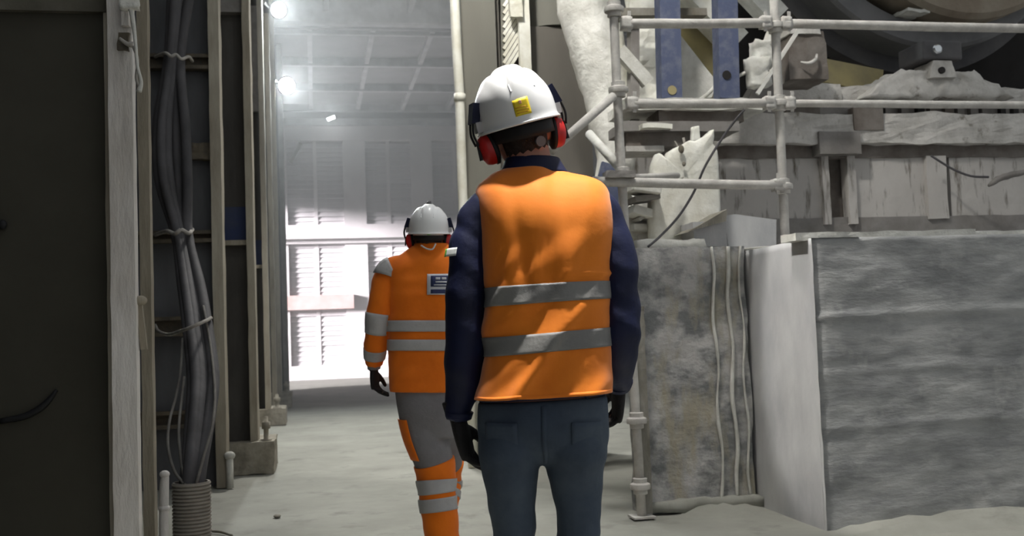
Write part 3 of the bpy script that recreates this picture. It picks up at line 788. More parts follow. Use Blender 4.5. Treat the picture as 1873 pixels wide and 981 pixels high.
# left group: chute, plates, blue beams
ch = MB().tube([P(1060, -60, 8.5), P(1085, 60, 8.5), P(1120, 200, 8.5), P(1132, 330, 8.5), P(1090, 560, 8.5), at_y(1050, 850, 8.5)], [.26, .25, .22, .2, .18, .18], n=28, steps=40, disp=lambda p, t, a: .03*noise.noise(p*4) + .012*noise.noise(p*13))
tag(ch.build('dust_chute', M['white_dust'], smooth=True), 'white dust caked chute right beside the massive column', 'chute')
tag(MB().lumpy((X(1160, 8.2), 8.2, at_y(1180, 240, 8.2).z), (X(1212, 8.2), 8.32, 4.3), .05, .022, 6, seed=80).build('caked_plate', M['plaster']), 'white caked upright plate between scaffold leg and first blue beam', 'plate')
tag(MB().bar(P(1132, 92, 7.9), P(1185, 152, 7.9), .10, .08).build('strut', M['white_dust']), 'short white slanted strut behind the left upright', 'strut')
tag(MB().bar(P(1158, 30, 7.95), P(1158, 225, 7.95), .07, .12).build('grey_upright', M['steel_grey']), 'grey steel upright directly behind the left scaffold leg', 'post')
tag(MB().bar(P(1130, 28, 7.9), P(1285, 28, 7.9), .06, .2).build('dusty_crossbar', M['stain']), 'dark dusty crossbar just above the top rail', 'bar')
hop = MB().prism([P(1243, 62, 8.1), P(1312, 150, 8.1), P(1302, 178, 8.1), P(1240, 184, 8.1)], (0, .35, 0))
tag(hop.build('hopper_plate', M['white_dust']), 'pale triangular hopper plate between the blue beams', 'plate')
tag(MB().prism([P(1240, 15, 8.5), P(1325, 15, 8.5), P(1322, 160, 8.5), P(1240, 60, 8.5)], (0, .1, 0)).build('olive_plate', M['yellow_plate']), 'dull olive plate behind the pale hopper plate', 'plate')
tag(MB().bar(P(1228, -40, 8.3), P(1345, 80, 8.3), .16, .3).build('inclined_duct', M['plaster']), 'white inclined duct crossing behind the blue beams at the top', 'duct')
tag(MB().bar(P(1330, -60, 8.6), P(1420, 35, 8.6), .2, .2).build('inclined_duct', M['white_dust']), 'pale inclined duct right of the second blue beam', 'duct')
tag(MB().bar(P(1312, 75, 7.62), P(1317, 180, 7.62), .03, .1).build('pale_strip', M['white_dust']), 'narrow pale strip along the left of the second blue beam', 'strip')
tag(MB().tube([P(1268, 190, 7.8), P(1290, 176, 7.8), P(1306, 160, 7.8), P(1311, 148, 7.8)], .015, n=8).build('bent_rod', M['white_dust'], smooth=True), 'thin bent rod at the foot of the hopper plate', 'rod')
def blue_beam(px0, px1, label, hole):
    y = 7.55
    a, b = P(px0, 180, y), P(px1, 180, y)
    root = empty('blue_beam', ((a.x + b.x)/2, y, a.z), label, 'beam')
    tilt = (at_y(px0 - 4, 0, y).x - a.x)/(at_y(px0, 0, y).z - a.z)
    w = b.x - a.x; h = 1.6
    rot = Matrix.Rotation(math.atan(tilt), 3, 'Y')
    MB().bar((0, 0, 0), (tilt*h, 0, h), w, .03).build('face_plate', M['blue_beam'], root)
    for s in (-1, 1):
        MB().bar((s*(w/2 - .008), .06, 0), (s*(w/2 - .008) + tilt*h, .06, h), .016, .12).build('side_flange', M['blue_beam'], root)
    MB().lathe([(0, 0), (.036, 0), (.036, .02)], (hole[0], -.022, hole[1]), (0, 1, 0), n=20).build('hole' if hole[2] else 'bolt_patch', M['void'] if hole[2] else M['yellow_plate'], root)
blue_beam(1210, 1247, 'left blue painted beam with a round worn patch near its foot', (.0, .06, False))
blue_beam(1316, 1352, 'right blue painted beam with a dark round hole', (-.02, .18, True))
# brown shelf beam under the blue beams
sh = empty('steel_shelf', P(1240, 210, 7.5), 'brown rusty steel shelf carrying the two blue beams', 'shelf')
o_ = Vector(sh.location)
def sbox(px0, px1, py0, py1, y, d, nm, m, amp=.006, seed=0):
    lo = Vector((at_y(px0, (py0+py1)/2, y).x, y, at_y((px0+px1)/2, py1, y).z)); hi = Vector((at_y(px1, (py0+py1)/2, y).x, y + d, at_y((px0+px1)/2, py0, y).z))
    return MB().lumpy(lo - o_, hi - o_, .05, amp, 7, seed=seed).build(nm, m, sh)
sbox(1145, 1400, 180, 200, 7.5, .5, 'top_plate', M['white_dust'], .012, 1)
sbox(1205, 1360, 198, 222, 7.56, .3, 'channel', M['brown'], .004, 2)
sbox(1140, 1352, 222, 240, 7.45, .4, 'mid_plate', M['steel_grey'], .006, 3)
sbox(1145, 1300, 240, 268, 7.5, .3, 'web', M['brown'], .004, 4)
sbox(1145, 1215, 267, 277, 7.45, .3, 'lower_lip', M['dust'], .005, 5)
sbox(1175, 1230, 225, 234, 7.36, .12, 'dust_lump', M['plaster'], .012, 6)
sbox(1212, 1224, 262, 470, 7.6, .1, 'support_leg', M['steel_grey'], .004, 7)
# torn caked sack slab
sk = MB()
def slab(outline, y, d, seed, amp=.012):
    """a thick slab with an outline in its own upright plane"""
    top = [P(px, py, y) for px, py in outline]
    n = len(top); N = 14
    c = sum(top, Vector())/n
    ring_rows = []
    for dy, sc in ((0.0, .0), (-.004, .6), (-.003, .93), (.012, 1.0), (d*.6, 1.02), (d, .98), (d, 0)):
        row = []
        for i in range(n):
            for k in range(4):
                q = top[i].lerp(top[(i+1) % n], k/4)
                p = c + (q - c)*sc + Vector((0, dy, 0))
                p += noise.noise_vector(p*9 + Vector((seed, 0, 0)))*amp*(1 if sc else 0)
                row.append(p)
        row.append(row[0]); ring_rows.append(row)
    sk.quadsheet(ring_rows)
slab([(1197, 440), (1195, 400), (1195, 330), (1199, 300), (1206, 280), (1213, 286), (1218, 310), (1222, 345), (1225, 352), (1226, 320), (1224, 290), (1229, 275), (1240, 268), (1252, 264), (1262, 257), (1272, 258), (1284, 252), (1296, 246), (1307, 236), (1308, 248), (1306, 262), (1313, 275), (1317, 320), (1319, 380), (1316, 420), (1302, 452), (1250, 470), (1200, 470)], 7.0, .16, 3, .009)
slab([(1266, 262), (1268, 232), (1279, 230), (1282, 262)], 7.02, .05, 5, .004)
sl = empty('plaster_slab', P(1255, 450, 7.0), 'tall jagged white caked slab standing below the blue beams', 'slab')
shift(sk, Vector(sl.location)).build('slab', M['plaster'], sl, smooth=True)
for px, py, r_ in ((1246, 273, .022), (1251, 300, .013)):
    MB().ball(P(px, py, 6.97) - Vector(sl.location), (r_, .012, r_*1.4)).build('hole', M['stain'], sl, smooth=True)
tag(MB().bar(P(1234, 258, 7.15), P(1243, 275, 7.15), .01, .01).tube([P(1252, 262, 7.1), P(1250, 252, 7.1)], .01, n=6).build('torn_wire', M['tie']), 'thin torn wire sticking up from the white slab', 'wire')
# blocks and rubble on the wall top
tag(MB().lumpy(P(1270, 452, 6.75), P(1328, 405, 6.75) + Vector((0, .3, 0)), .05, .006, 6, seed=90).build('grey_block', M['conc_side']), 'pale grey block on the wall right of the white slab', 'block')
tag(MB().prism([P(1258, 425, 6.7), P(1330, 383, 6.7), P(1328, 405, 6.7), P(1272, 420, 6.7)], (0, .4, 0)).build('slanted_tile', M['stain']), 'slanted brown edged sheet lying over the pale grey block', 'sheet')
tag(MB().prism([P(1325, 395, 7.2), P(1345, 392, 7.2), P(1420, 402, 7.2), P(1420, 470, 7.2), P(1335, 470, 7.2)], (0, .06, 0)).build('plastic_sheet', M['conc_side']), 'bluish white crumpled sheet behind the right scaffold foot', 'sheet')
tag(MB().lumpy(P(1165, 462, 6.7), P(1290, 437, 6.7) + Vector((0, .3, 0)), .04, .02, 8, seed=91).build('debris_ledge', M['white_dust'], smooth=True), 'low pale ledge of debris at the foot of the white slab', 'debris')
ru = [((1150, 345), (1200, 352), .05, 'white_dust', 'short pale board lying over the lowest scaffold rail end'), ((1152, 368), (1198, 362), .04, 'steel_grey', 'grey board in the rubble left of the white slab'),
      ((1150, 385), (1200, 398), .06, 'white_dust', 'thick pale board in the middle of the rubble'), ((1160, 405), (1198, 380), .03, 'pole', 'slanted stick in the rubble left of the white slab'),
      ((1150, 418), (1200, 420), .05, 'white_dust', 'flat pale board near the wall top'), ((1158, 438), (1200, 432), .05, 'dust', 'lowest grey board in the rubble on the wall top')]
for k_, (a, b, w, m, lb) in enumerate(ru):
    y = 7.0 + .07*k_
    A, B = P(a[0], a[1], y), P(b[0], b[1], y)
    mb = MB().bar(A, B, w, .25)
    tag(mb.build('rubble_board', M[m], bevel=.006), lb, 'board', 'rubble beside the white slab')
tag(MB().lumpy(P(1168, 400, 7.3) - Vector((.08, .05, .16)), P(1180, 370, 7.3) + Vector((.06, .1, .1)), .03, .05, 7, seed=93).build('rubble_lump', M['white_dust'], smooth=True), 'jagged pale lump in the rubble behind the near worker', 'rubble')
tag(MB().bar(P(1092, 330, 7.6), P(1140, 345, 7.6), .3, .04).build('blue_sheet', M['blue_beam']), 'small faded blue sheet behind the near worker shoulder', 'sheet')
# thin line hanging across
tag(MB().tube([P(1362, 200, 6.55), P(1330, 240, 6.6), P(1292, 300, 6.6), P(1270, 350, 6.6), P(1242, 395, 6.6), P(1210, 430, 6.6), P(1185, 452, 6.6)], .0085, n=8, steps=30).build('hanging_wire', M['cable'], smooth=True), 'dark thin wire slanting in front of the white slab', 'wire')
# cable on the housing at the right
tag(MB().tube([P(1703, 285, 8.1), P(1740, 308, 8.05), P(1775, 322, 8.0), P(1808, 324, 8.0)], .01, n=8).build('drooping_wire', M['cable'], smooth=True), 'dark drooping wire on the dusty housing', 'wire')
tag(MB().tube([P(1808, 340, 7.95), P(1830, 326, 7.95), P(1860, 318, 7.95), P(1910, 308, 7.95)], [.012, .03, .026, .024], n=9, disp=lambda p, t, a: .01*noise.noise(p*22)).build('frayed_cable', M['steel_grey'], smooth=True), 'thick frayed cable end at the right edge of the housing', 'cable')
# boards lying on the block top
tag(MB().lumpy((X(1448, 5.6, 430), 5.55, ZT - .01), (X(1775, 5.6, 430), 5.75, ZT + .035), .05, .006, 7, seed=95).build('long_board', M['white_dust']), 'long pale board lying along the top of the foundation block', 'board')
tag(MB().lumpy((X(1782, 5.6, 430), 5.6, ZT - .01), (X(1930, 5.6, 430), 5.8, ZT + .03), .05, .006, 7, seed=96).build('short_board', M['white_dust']), 'pale board on the foundation block right of the long board', 'board')
tag(MB().lumpy((X(1330, 6.5, 440), 6.42, ZW - .02), (X(1450, 6.5, 440), 6.9, ZT + .02), .05, .02, 5, seed=97).build('dust_ramp', M['white_dust'], smooth=True), 'pale ramp of settled dust on the wall beside the block', 'dust', kind='stuff')
# floor odds
tag(MB().tube([at_z(385, 972, .006), at_z(405, 974, .008), at_z(424, 980, .006)], .008, n=6).build('floor_strip', M['stain'], smooth=True), 'thin dark strip on the floor right of the corrugated pipe', 'strip')
tag(MB().ball(at_z(507, 944, .008), (.025, .035, .012)).build('stone_chip', M['stain'], smooth=True), 'small dark stone chip on the walkway floor', 'stone')


# dusty air in the far hall
hz = MB().box((-.53, 10.5, .0), (8.7, FAR_Y - .35, 6.85)).build('dusty_air', M['dust'])
hm = bpy.data.materials.new('dusty_air'); hm.use_nodes = True
nt = hm.node_tree; nt.nodes.clear()
vo = nt.nodes.new('ShaderNodeOutputMaterial'); vsn = nt.nodes.new('ShaderNodeVolumeScatter')
vsn.inputs['Density'].default_value = .019; vsn.inputs['Anisotropy'].default_value = .3; vsn.inputs['Color'].default_value = (.95, .97, 1, 1)
nt.links.new(vsn.outputs[0], vo.inputs['Volume'])
hz.data.materials[0] = hm
tag(hz, 'pale dusty haze hanging in the far hall', 'haze', kind='stuff')
# ================================================================== people
def person_root(px, depth, label):
    r = ray(px, 600); r = r/ (CR @ Vector((0, 0, -1))).dot(r)
    p = C0 + r*depth
    root = empty('person', (p.x, p.y, 0), label, 'person', rz=-YAW)
    inv = (Matrix.Translation((p.x, p.y, 0)) @ Matrix.Rotation(-YAW, 4, 'Z')).inverted()
    o = inv @ C0; R3 = inv.to_3x3()
    def loc(px, py, y=0.0):
        d = R3 @ ray(px, py)
        return o + d*((y - o.y)/d.y)
    return root, loc

class Loft:
    """stacked oval rows; each row is left point, right point, centre y, half depth"""
    def __init__(s, rows, e=2.5, disp=None): s.r = rows; s.e = e; s.disp = disp
    def raw(s, u, v):
        q = catmull([(*a, *b, yc, d) for a, b, yc, d in s.r], v)
        A = Vector(q[:3]); B = Vector(q[3:6]); c = (A + B)/2; c.y = q[6]; h = (B - A)/2; h.y = 0
        a = 2*PI*u; ca, sa = math.cos(a), math.sin(a); k = 2/s.e
        return c + h*math.copysign(abs(ca)**k, ca) + Vector((0, q[7]*math.copysign(abs(sa)**k, sa), 0))
    def pt(s, u, v, off=0.0):
        p = s.raw(u, v)
        n = (s.raw(u + .01, v) - s.raw(u - .01, v)).cross(s.raw(u, min(1, v + .01)) - s.raw(u, max(0, v - .01)))
        n = n.normalized() if n.length > 1e-9 else Vector((0, 0, 1))
        c = s.raw(u + .5, v)
        if n.dot(p - (p + c)/2) < 0: n = -n
        d = off + (s.disp(p, u, v) if s.disp else 0)
        return p + n*d
    def sheet(s, mb, u0, u1, v0, v1, nu, nv, off=0.0, close=False, vfun=None):
        rows = []
        for i in range(nv + 1):
            row = []
            for j in range(nu + 1):
                u = u0 + (u1 - u0)*j/nu; v = v0 + (v1 - v0)*i/nv
                if vfun: v = vfun(u, v)
                row.append(s.pt(u % 1.0, v, off))
            if close: row[-1] = row[0].copy()
            rows.append(row)
        mb.quadsheet(rows); return mb
    def solid(s, mb, off=0.0, nu=40, nv=30, v0=0.0, v1=1.0):
        rows = [[s.pt(j/nu, v0 + (v1 - v0)*i/nv, off) for j in range(nu)] for i in range(nv + 1)]
        vs = [p for r in rows for p in r]; fs = []
        for i in range(nv):
            for j in range(nu):
                a, b = i*nu + j, i*nu + (j+1) % nu; fs.append((a, b, b + nu, a + nu))
        fs.append(tuple(range(nu-1, -1, -1))); fs.append(tuple(range(nv*nu, nv*nu + nu)))
        mb.add(vs, fs); return mb

def solidify(o, t):
    m = o.modifiers.new('thickness', 'SOLIDIFY'); m.thickness = t; m.offset = -1
    return o
def weld(o):
    m = o.modifiers.new('weld', 'WELD'); m.merge_threshold = .0005; return o

def hand(mb, wrist, fdir, pn, td, s=1.0, curl=(.35, .45, .35), fat=1.0, spread=.06, thumb_in=.35):
    """palm, four unequal curled fingers and a thumb leaving the side of the palm"""
    f = Vector(fdir).normalized(); pn = Vector(pn); pn = (pn - f*pn.dot(f)).normalized()
    td = f.cross(pn) if f.cross(pn).dot(Vector(td)) > 0 else -f.cross(pn)
    w = Vector(wrist)
    mb.tube([w - f*.03*s, w, w + f*.035*s, w + f*.075*s, w + f*.098*s], [.026*s*fat, .026*s*fat, .036*s*fat, .041*s*fat, .036*s*fat], [.020*s*fat, .018*s*fat, .017*s*fat, .014*s*fat, .011*s*fat], n=14, ref=td, steps=14)
    for k_, (lt, ln, rd) in enumerate(((.029, .072, .0088), (.010, .081, .0092), (-.010, .075, .0088), (-.028, .058, .0078))):
        p = w + f*(.088 - .004*abs(k_ - 1))*s + td*lt*s
        d = (f + td*(spread*(1.2 - k_*.8))).normalized()
        ax = td
        pts = [p - d*.02*s, p]; rr = [rd*s*fat]*2
        for c_, fr in zip(curl, (.44, .31, .25)):
            a = c_*(1 + .12*k_)
            d = (d*math.cos(a) + pn*math.sin(a)).normalized()
            p = p + d*ln*fr*s; pts.append(p); rr.append(rr[-1]*.93)
        mb.tube(pts, rr, n=10, steps=16)
        mb.ball(pts[-1], rr[-1]*1.02, 10, 8)
    p = w + f*.028*s + td*.026*s
    d = (f*.72 + td*.62 + pn*thumb_in).normalized()
    pts = [p - d*.015*s, p + d*.018*s]
    q = pts[-1]; d2 = (d*.8 + f*.5 + pn*.15).normalized(); q2 = q + d2*.032*s; d3 = (d2 + f*.35).normalized(); q3 = q2 + d3*.026*s
    mb.tube([pts[0], pts[1], q2, q3], [.014*s*fat, .012*s*fat, .0105*s*fat, .009*s*fat], n=10, steps=14)
    mb.ball(q3, .0092*s*fat, 10, 8)

def head_shape(mb, Hm, neck_to):
    """cranium, jaw, face and ears in the frame Hm (origin at ear level, +y is where the face looks)"""
    V = lambda x, y, z: Hm @ Vector((x, y, z))
    R3 = Hm.to_3x3()
    mb.ball(V(0, -.012, .045), (.076, .096, .088), 24, 16, rot=R3)
    mb.ball(V(0, .022, -.02), (.066, .078, .092), 24, 14, rot=R3)
    mb.ball(V(0, .062, -.082), (.034, .030, .028), 14, 10, rot=R3)
    mb.tube([V(0, .098, .022), V(0, .112, -.01), V(0, .118, -.026), V(0, .100, -.034)], [.008, .011, .016, .009], n=10)
    mb.ball(V(0, .092, .036), (.055, .016, .014), 14, 8, rot=R3)
    for s in (-1, 1):
        mb.ball(V(s*.078, -.008, -.012), (.010, .022, .032), 12, 10, rot=R3)
        mb.ball(V(s*.040, .072, -.022), (.022, .02, .018), 12, 8, rot=R3)
    mb.tube([V(0, -.018, -.02), V(0, -.020, -.07), neck_to], [.062, .059, .064], n=18, steps=12)

def head_gear(root, Hm, neck_to, opts):
    V = lambda x, y, z: Hm @ Vector((x, y, z))
    R3 = Hm.to_3x3()
    # face details
    for s in (-1, 1):
        pass
    # hair: a close cap over the back of the head
    hb = MB(); rows = []
    for i in range(13):
        th = math.radians(20 + (128 - 20)*i/12)
        row = []
        for j in range(33):
            ph = math.radians(165 + 210*j/32)
            k_ = 1.035 + .012*noise.noise(Vector((j*.9, i*.9, 3)))
            row.append(V(.077*k_*math.sin(th)*math.cos(ph), -.012 + .097*k_*math.sin(th)*math.sin(ph), .045 + .089*k_*math.cos(th)))
        rows.append(row)
    hb.quadsheet(rows)
    nk = []
    for i in range(7):
        row = []
        z = -.005 - .052*i/6
        for j in range(25):
            ph = math.radians(185 + 170*j/24)
            rx = .0695 - .007*i/6; ry = .081 - .017*i/6
            row.append(V(rx*math.cos(ph), -.016 + ry*math.sin(ph), z + .004*math.sin(j*2.1)))
        nk.append(row)
    hb.quadsheet(nk)
    hair = solidify(hb.build('hair', M['hair'], root, smooth=True), .004)
    # hard hat shell
    prof = [(-.012, .1165, .1440), (0, .1135, .1415), (.02, .1130, .1405), (.045, .1110, .1375), (.07, .1050, .1300), (.092, .0940, .1180), (.112, .0780, .1000), (.127, .0580, .0780), (.137, .0340, .0500), (.141, .0120, .0200), (.142, .0005, .0005)]
    zb = .028
    def shell(u, v, off=0.0):
        q = catmull(prof, v)
        a = 2*PI*u; x = q[1]*math.cos(a); y = q[2]*math.sin(a)
        lift = 0.0
        if q[0] > .035:   # raised centre ridge and two side ridges
            f = min(1, (q[0] - .035)/.05)
            for xc, wd, hh in ((0, .030, .011), (-.058, .014, .005), (.058, .014, .005)):
                lift += hh*f/(1 + math.exp((abs(x - xc) - wd)*420))
        n = Vector((x/.0130, y/.0200, (q[0] + .0)/.0115)).normalized()
        return V(x*(1 + off*8), y*(1 + off*7), zb + q[0] + lift + off*.6*(q[0]/.14))
    rows = []
    for i in range(33):
        row = [shell(j/72, i/32) for j in range(72)]; row.append(row[0].copy()); rows.append(row)
    hat = weld(MB().quadsheet(rows).build('hard_hat', M['helmet'] if not opts.get('hat') else M[opts['hat']], root, smooth=True))
    solidify(hat, .003)
    # rim and peak
    rim = MB()
    pts = []
    for j in range(49):
        a = 2*PI*j/48; pts.append(V(.116*math.cos(a), .1435*math.sin(a), zb - .012))
    rim.tube(pts, .0035, n=8, steps=96, caps=False)
    rim.build('rim', hat.data.materials[0], hat, smooth=True)
    pk = []
    for i in range(5):
        t = i/4
        pk.append([V((.112 - .012*t)*math.cos(a), .141*math.sin(a) + .045*t*max(0, math.sin(a))**.7, zb - .004 - .012*t) for a in [PI*(.14 + .72*j/24) for j in range(25)]])
    solidify(MB().quadsheet(pk).build('peak', hat.data.materials[0], hat, smooth=True), .003)
    # small vents / ridge ends seen on the back
    for x in (-.034, .034):
        MB().bar(V(x, -.118, zb + .072), V(x*.97, -.106, zb + .092), .005, .012, ref=R3 @ Vector((0, 1, 0))).build('ridge_end', hat.data.materials[0], hat)
    # inner harness and ratchet knob
    hn = MB(); rows = []
    for i in range(4):
        z = .026 - .044*i/3
        rows.append([V(.094*math.cos(a), -.004 + .112*math.sin(a), z + .006*math.sin(a)) for a in [2*PI*j/48 for j in range(49)]])
    hn.quadsheet(rows)
    solidify(hn.build('harness', M['black'], hat, smooth=True), .003)
    if opts.get('band'):
        b = []
        for i in range(4):
            z = .024 - .018*i/3
            b.append([V(.0965*math.cos(a), -.004 + .1145*math.sin(a), z) for a in [PI*(1.15 + .7*j/20) for j in range(21)]])
        solidify(MB().quadsheet(b).build('harness_band', M['silver_far'], hat, smooth=True), .002)
        MB().bar(V(.0, -.121, .012), V(.018, -.119, .014), .008, .004).build('green_tab', M['patch_green'], hat)
    kx = opts.get('knob')
    if kx: MB().lathe([(0, -.004), (.014, -.004), (.014, .006), (0, .006)], V(*kx), R3 @ Vector((.1, -1, -.1)), n=20).build('ratchet_knob', M['knob'], hat, smooth=True, auto=.6)
    # chin strap strands
    # sticker
    if opts.get('sticker'):
        u0, u1, v0, v1 = opts['sticker']
        def patch(nm, m, ua, ub, va, vb, off):
            mb = MB(); mb.quadsheet([[shell(ua + (ub - ua)*j/6, va + (vb - va)*i/6, off) for j in range(7)] for i in range(7)])
            return solidify(mb.build(nm, m, hat, smooth=True), .0006)
        patch('sticker', M['sticker'], u0, u1, v0, v1, .0012)
        du, dv = u1 - u0, v1 - v0
        patch('sticker_emblem', M['sticker_mark'], u0 + du*.38, u0 + du*.55, v0 + dv*.72, v0 + dv*.9, .0020)
        for q, (xa, xb) in enumerate(((.08, .75), (.1, .9), (.12, .85))):
            patch('sticker_line', M['sticker_ink'], u0 + du*xa, u0 + du*xb, v0 + dv*(.52 - .18*q), v0 + dv*(.58 - .18*q), .0020)
    if opts.get('top_knob'):
        MB().tube([V(.0, -.02, zb + .145), V(.004, -.02, zb + .168)], [.016, .008], n=10).build('crown_knob', M['lamp_body'], hat, smooth=True)  # small dark knob on the crown of the hat
    # ear defenders
    for s in (-1, 1):
        ang = Matrix.Rotation(s*math.radians(9), 3, 'Y')
        em = MB()
        c = Vector((s*.104, -.004, -.026))
        em.lathe([(0, .026), (.016, .025), (.027, .018), (.031, .006), (.032, -.006), (.0, -.006)], (0, 0, 0), (s, 0, 0), n=28)
        vs = []
        for v in em.v:
            v = Vector((v.x, v.y*1.0, v.z*1.36)); vs.append(V(*(c + ang @ v)))
        em.v = vs
        cup = em.build('ear_cup', M['red'], root, smooth=True, auto=.9)
        cu = MB().lathe([(.0, -.022), (.026, -.022), (.034, -.016), (.034, -.008), (.028, -.004), (0, -.004)], (0, 0, 0), (s, 0, 0), n=24)
        cu.v = [V(*(c + ang @ Vector((v.x, v.y, v.z*1.36)))) for v in cu.v]
        cu.build('cushion', M['black'], cup, smooth=True)
        st = MB().bar(V(s*.133, -.006, -.050), V(s*.131, -.006, .0), .012, .006, ref=R3 @ Vector((s, 0, 0)))
        st.build('cup_clip', M['black'], cup)
        wr = MB()
        for yy in (-.020, .010):
            wr.tube([V(s*.134, yy, -.01), V(s*.140, yy, .02), V(s*.134, yy, .05), V(s*.124, yy*.6, .070)], .0032, n=8, steps=16)
        wr.build('arm_wire', M['black'], cup, smooth=True)
        MB().lumpy((-.011, -.026, -.025), (.011, .026, .03), .02, .001, 10).build('slot_mount', M['navy'], cup)
        om = root.children[-1] if False else cup.children[-1]
        om.matrix_local = Matrix.Translation(V(s*.119, -.002, .072)) @ (R3 @ Matrix.Rotation(s*-.32, 3, 'Y')).to_4x4()
        ck = MB().lumpy((-.010, -.018, -.012), (.010, .018, .016), .02, .001, 10).build('slot_clip', M['silver_far'], cup)
        ck.matrix_local = Matrix.Translation(V(s*.118, -.012, zb + .006)) @ R3.to_4x4()

def face(root, Hm):
    V = lambda x, y, z: Hm @ Vector((x, y, z)); R3 = Hm.to_3x3()
    for s in (-1, 1):
        e = MB().ball(V(s*.031, .086, .014), (.012, .012, .010), 14, 10).build('eye', M['eye'], root, smooth=True)
        MB().ball(V(s*.031, .0965, .014), (.005, .002, .005), 10, 6).build('iris', M['black'], e, smooth=True)
        MB().tube([V(s*.012, .102, .036), V(s*.031, .103, .041), V(s*.05, .092, .036)], .0035, n=6).build('eyebrow', M['hair'], root, smooth=True)
    MB().tube([V(-.024, .094, -.056), V(0, .102, -.054), V(.024, .094, -.056)], [.003, .0065, .003], n=8).build('mouth', M['lip'], root, smooth=True)

def boot(mb, ankle, fwd, s=1.0):
    a = Vector(ankle); f = Vector(fwd).normalized()
    g = Vector((a.x, a.y, 0))
    mb.tube([a + Vector((0, 0, .12)), a + Vector((0, 0, .02)), Vector((a.x, a.y, .06))], [.058, .054, .056], n=16, steps=8)
    mb.tube([g - f*.075 + Vector((0, 0, .045)), g + Vector((0, 0, .055)), g + f*.09 + Vector((0, 0, .05)), g + f*.17 + Vector((0, 0, .035)), g + f*.195 + Vector((0, 0, .03))], [.036, .045, .05, .042, .02], [.044, .054, .045, .034, .018], n=16, ref=f.cross(Vector((0, 0, 1))), steps=20)
    lo = [g - f*.085, g + f*.2]
    mb.tube([lo[0] + Vector((0, 0, .014)), g + Vector((0, 0, .014)), g + f*.1 + Vector((0, 0, .014)), lo[1] + Vector((0, 0, .014))], [.036, .046, .052, .028], [.0135]*4, n=16, ref=f.cross(Vector((0, 0, 1))), steps=16, e=3.5)

def cloth_noise(sc, amp, stretch=(1, 1, 1), seed=0):
    def d(p, *a):
        q = Vector((p.x*stretch[0], p.y*stretch[1], p.z*stretch[2]))*sc + Vector((seed, 0, 0))
        return amp*(noise.noise(q) + .5*noise.noise(q*2.1))
    return d

# ------------------------------------------------------------------ near worker
near, LN = person_root(985, 2.75, 'near worker seen from behind in orange vest, navy jacket, jeans and white hard hat')
def fold(p, u, v):
    """folds of the vest: soft verticals below the collar, slanting pulls towards the hem"""
    x, z = p.x, p.z
    back = 1.0 if p.y < 0.02 else .3
    up = max(0, min(1, (z - 1.30)/.15)); dn = max(0, min(1, (1.45 - z)/.12))
    rg = lambda t, w: math.exp(-(t/w)**2)
    d = .010*up*noise.noise(Vector((x*13 + z*2, 0, z*1.6)))*back
    s_ = x*.62 - z*.78
    d += .013*dn*noise.noise(Vector((s_*11, (x + z)*2.0, 3)))*back
    d += .006*dn*noise.noise(Vector((s_*24, (x + z)*3.0, 9)))*back
    d += .003*max(0, (v - .85)/.15)
    for x0, z0, sl, w, L_, h in ((-.01, 1.10, .55, .018, .16, .013), (.045, 1.17, .75, .014, .12, .009), (-.07, 1.02, .4, .016, .12, .009), (-.035, 1.37, -.12, .020, .13, -.010),
                              (.03, 1.40, .10, .018, .15, -.012), (.075, 1.33, .35, .022, .14, .008), (-.10, 1.28, .45, .018, .12, .009), (.10, .98, .6, .02, .1, .008), (.0, .97, .15, .03, .08, -.008)):
        d += h*rg(x - x0 - (z - z0)*sl, w)*rg(z - z0, L_)*back
    d += .006*rg(z - 1.335, .006)*(1 if x > .06 else 0)*back*max(0, min(1, (x - .06)*20))
    return d
vrow = [((921, 315), (1036, 314), .03, .070), ((900, 326), (1060, 325), .022, .082), ((876, 345), (1100, 344), .014, .100), ((875, 373), (1111, 372), .006, .118),
        ((880, 410), (1114, 408), .0, .128), ((886, 470), (1115, 463), .0, .132), ((889, 545), (1112, 530), .0, .130), ((888, 634), (1111, 613), .0, .128), ((880, 690), (1112, 672), .0, .131), ((871, 731), (1113, 716), .0, .138)]
vest_loft = Loft([(LN(*a), LN(*b), yc, d) for a, b, yc, d in vrow], 2.6, fold)
# body: one continuous figure under the clothes
arm_l = [LN(918, 372, .01), LN(887, 389, .01), LN(870, 422, .005), LN(857, 470, -.005), LN(851, 560, -.01), LN(849, 640, .0), LN(846, 690, .015), LN(841, 738, .025), LN(838, 768, .03)]
arm_r = [LN(1062, 370, .01), LN(1094, 387, .01), LN(1110, 420, .005), LN(1126, 470, -.005), LN(1131, 545, -.005), LN(1134, 612, .0), LN(1133, 655, .045), LN(1132, 688, .10), LN(1132, 706, .13)]
ra_l = [.050, .058, .055, .054, .054, .053, .049, .040, .031]; rb_l = [.06, .068, .064, .062, .064, .060, .052, .042, .034]
hips = [((874, 735), (1110, 722), .0, .126), ((873, 772), (1113, 770), -.004, .128), ((876, 805), (1113, 805), -.002, .110), ((892, 832), (1102, 832), .0, .080), ((915, 848), (1078, 848), .0, .045)]
kn_l, kn_r = LN(940, 1085, .03), LN(1056, 1085, .0)
fl, fr = Vector((kn_l.x + .0, .0, .10)), Vector((kn_r.x + .01, -.05, .10))
leg_l = [LN(938, 765, 0), LN(932, 812, -.004), LN(933, 850, .0), LN(935, 900, .0), LN(939, 940, .005), LN(941, 981, .01), kn_l, Vector((fl.x, .01, .33)), fl]
leg_r = [LN(1046, 765, 0), LN(1053, 812, -.004), LN(1052, 850, .0), LN(1055, 900, .0), LN(1058, 940, .0), LN(1059, 981, .0), kn_r, Vector((fr.x, -.03, .33)), fr]
rl = [.080, .084, .0775, .066, .060, .056, .053, .056, .05]
rlb = [.105, .112, .100, .090, .084, .078, .068, .068, .055]
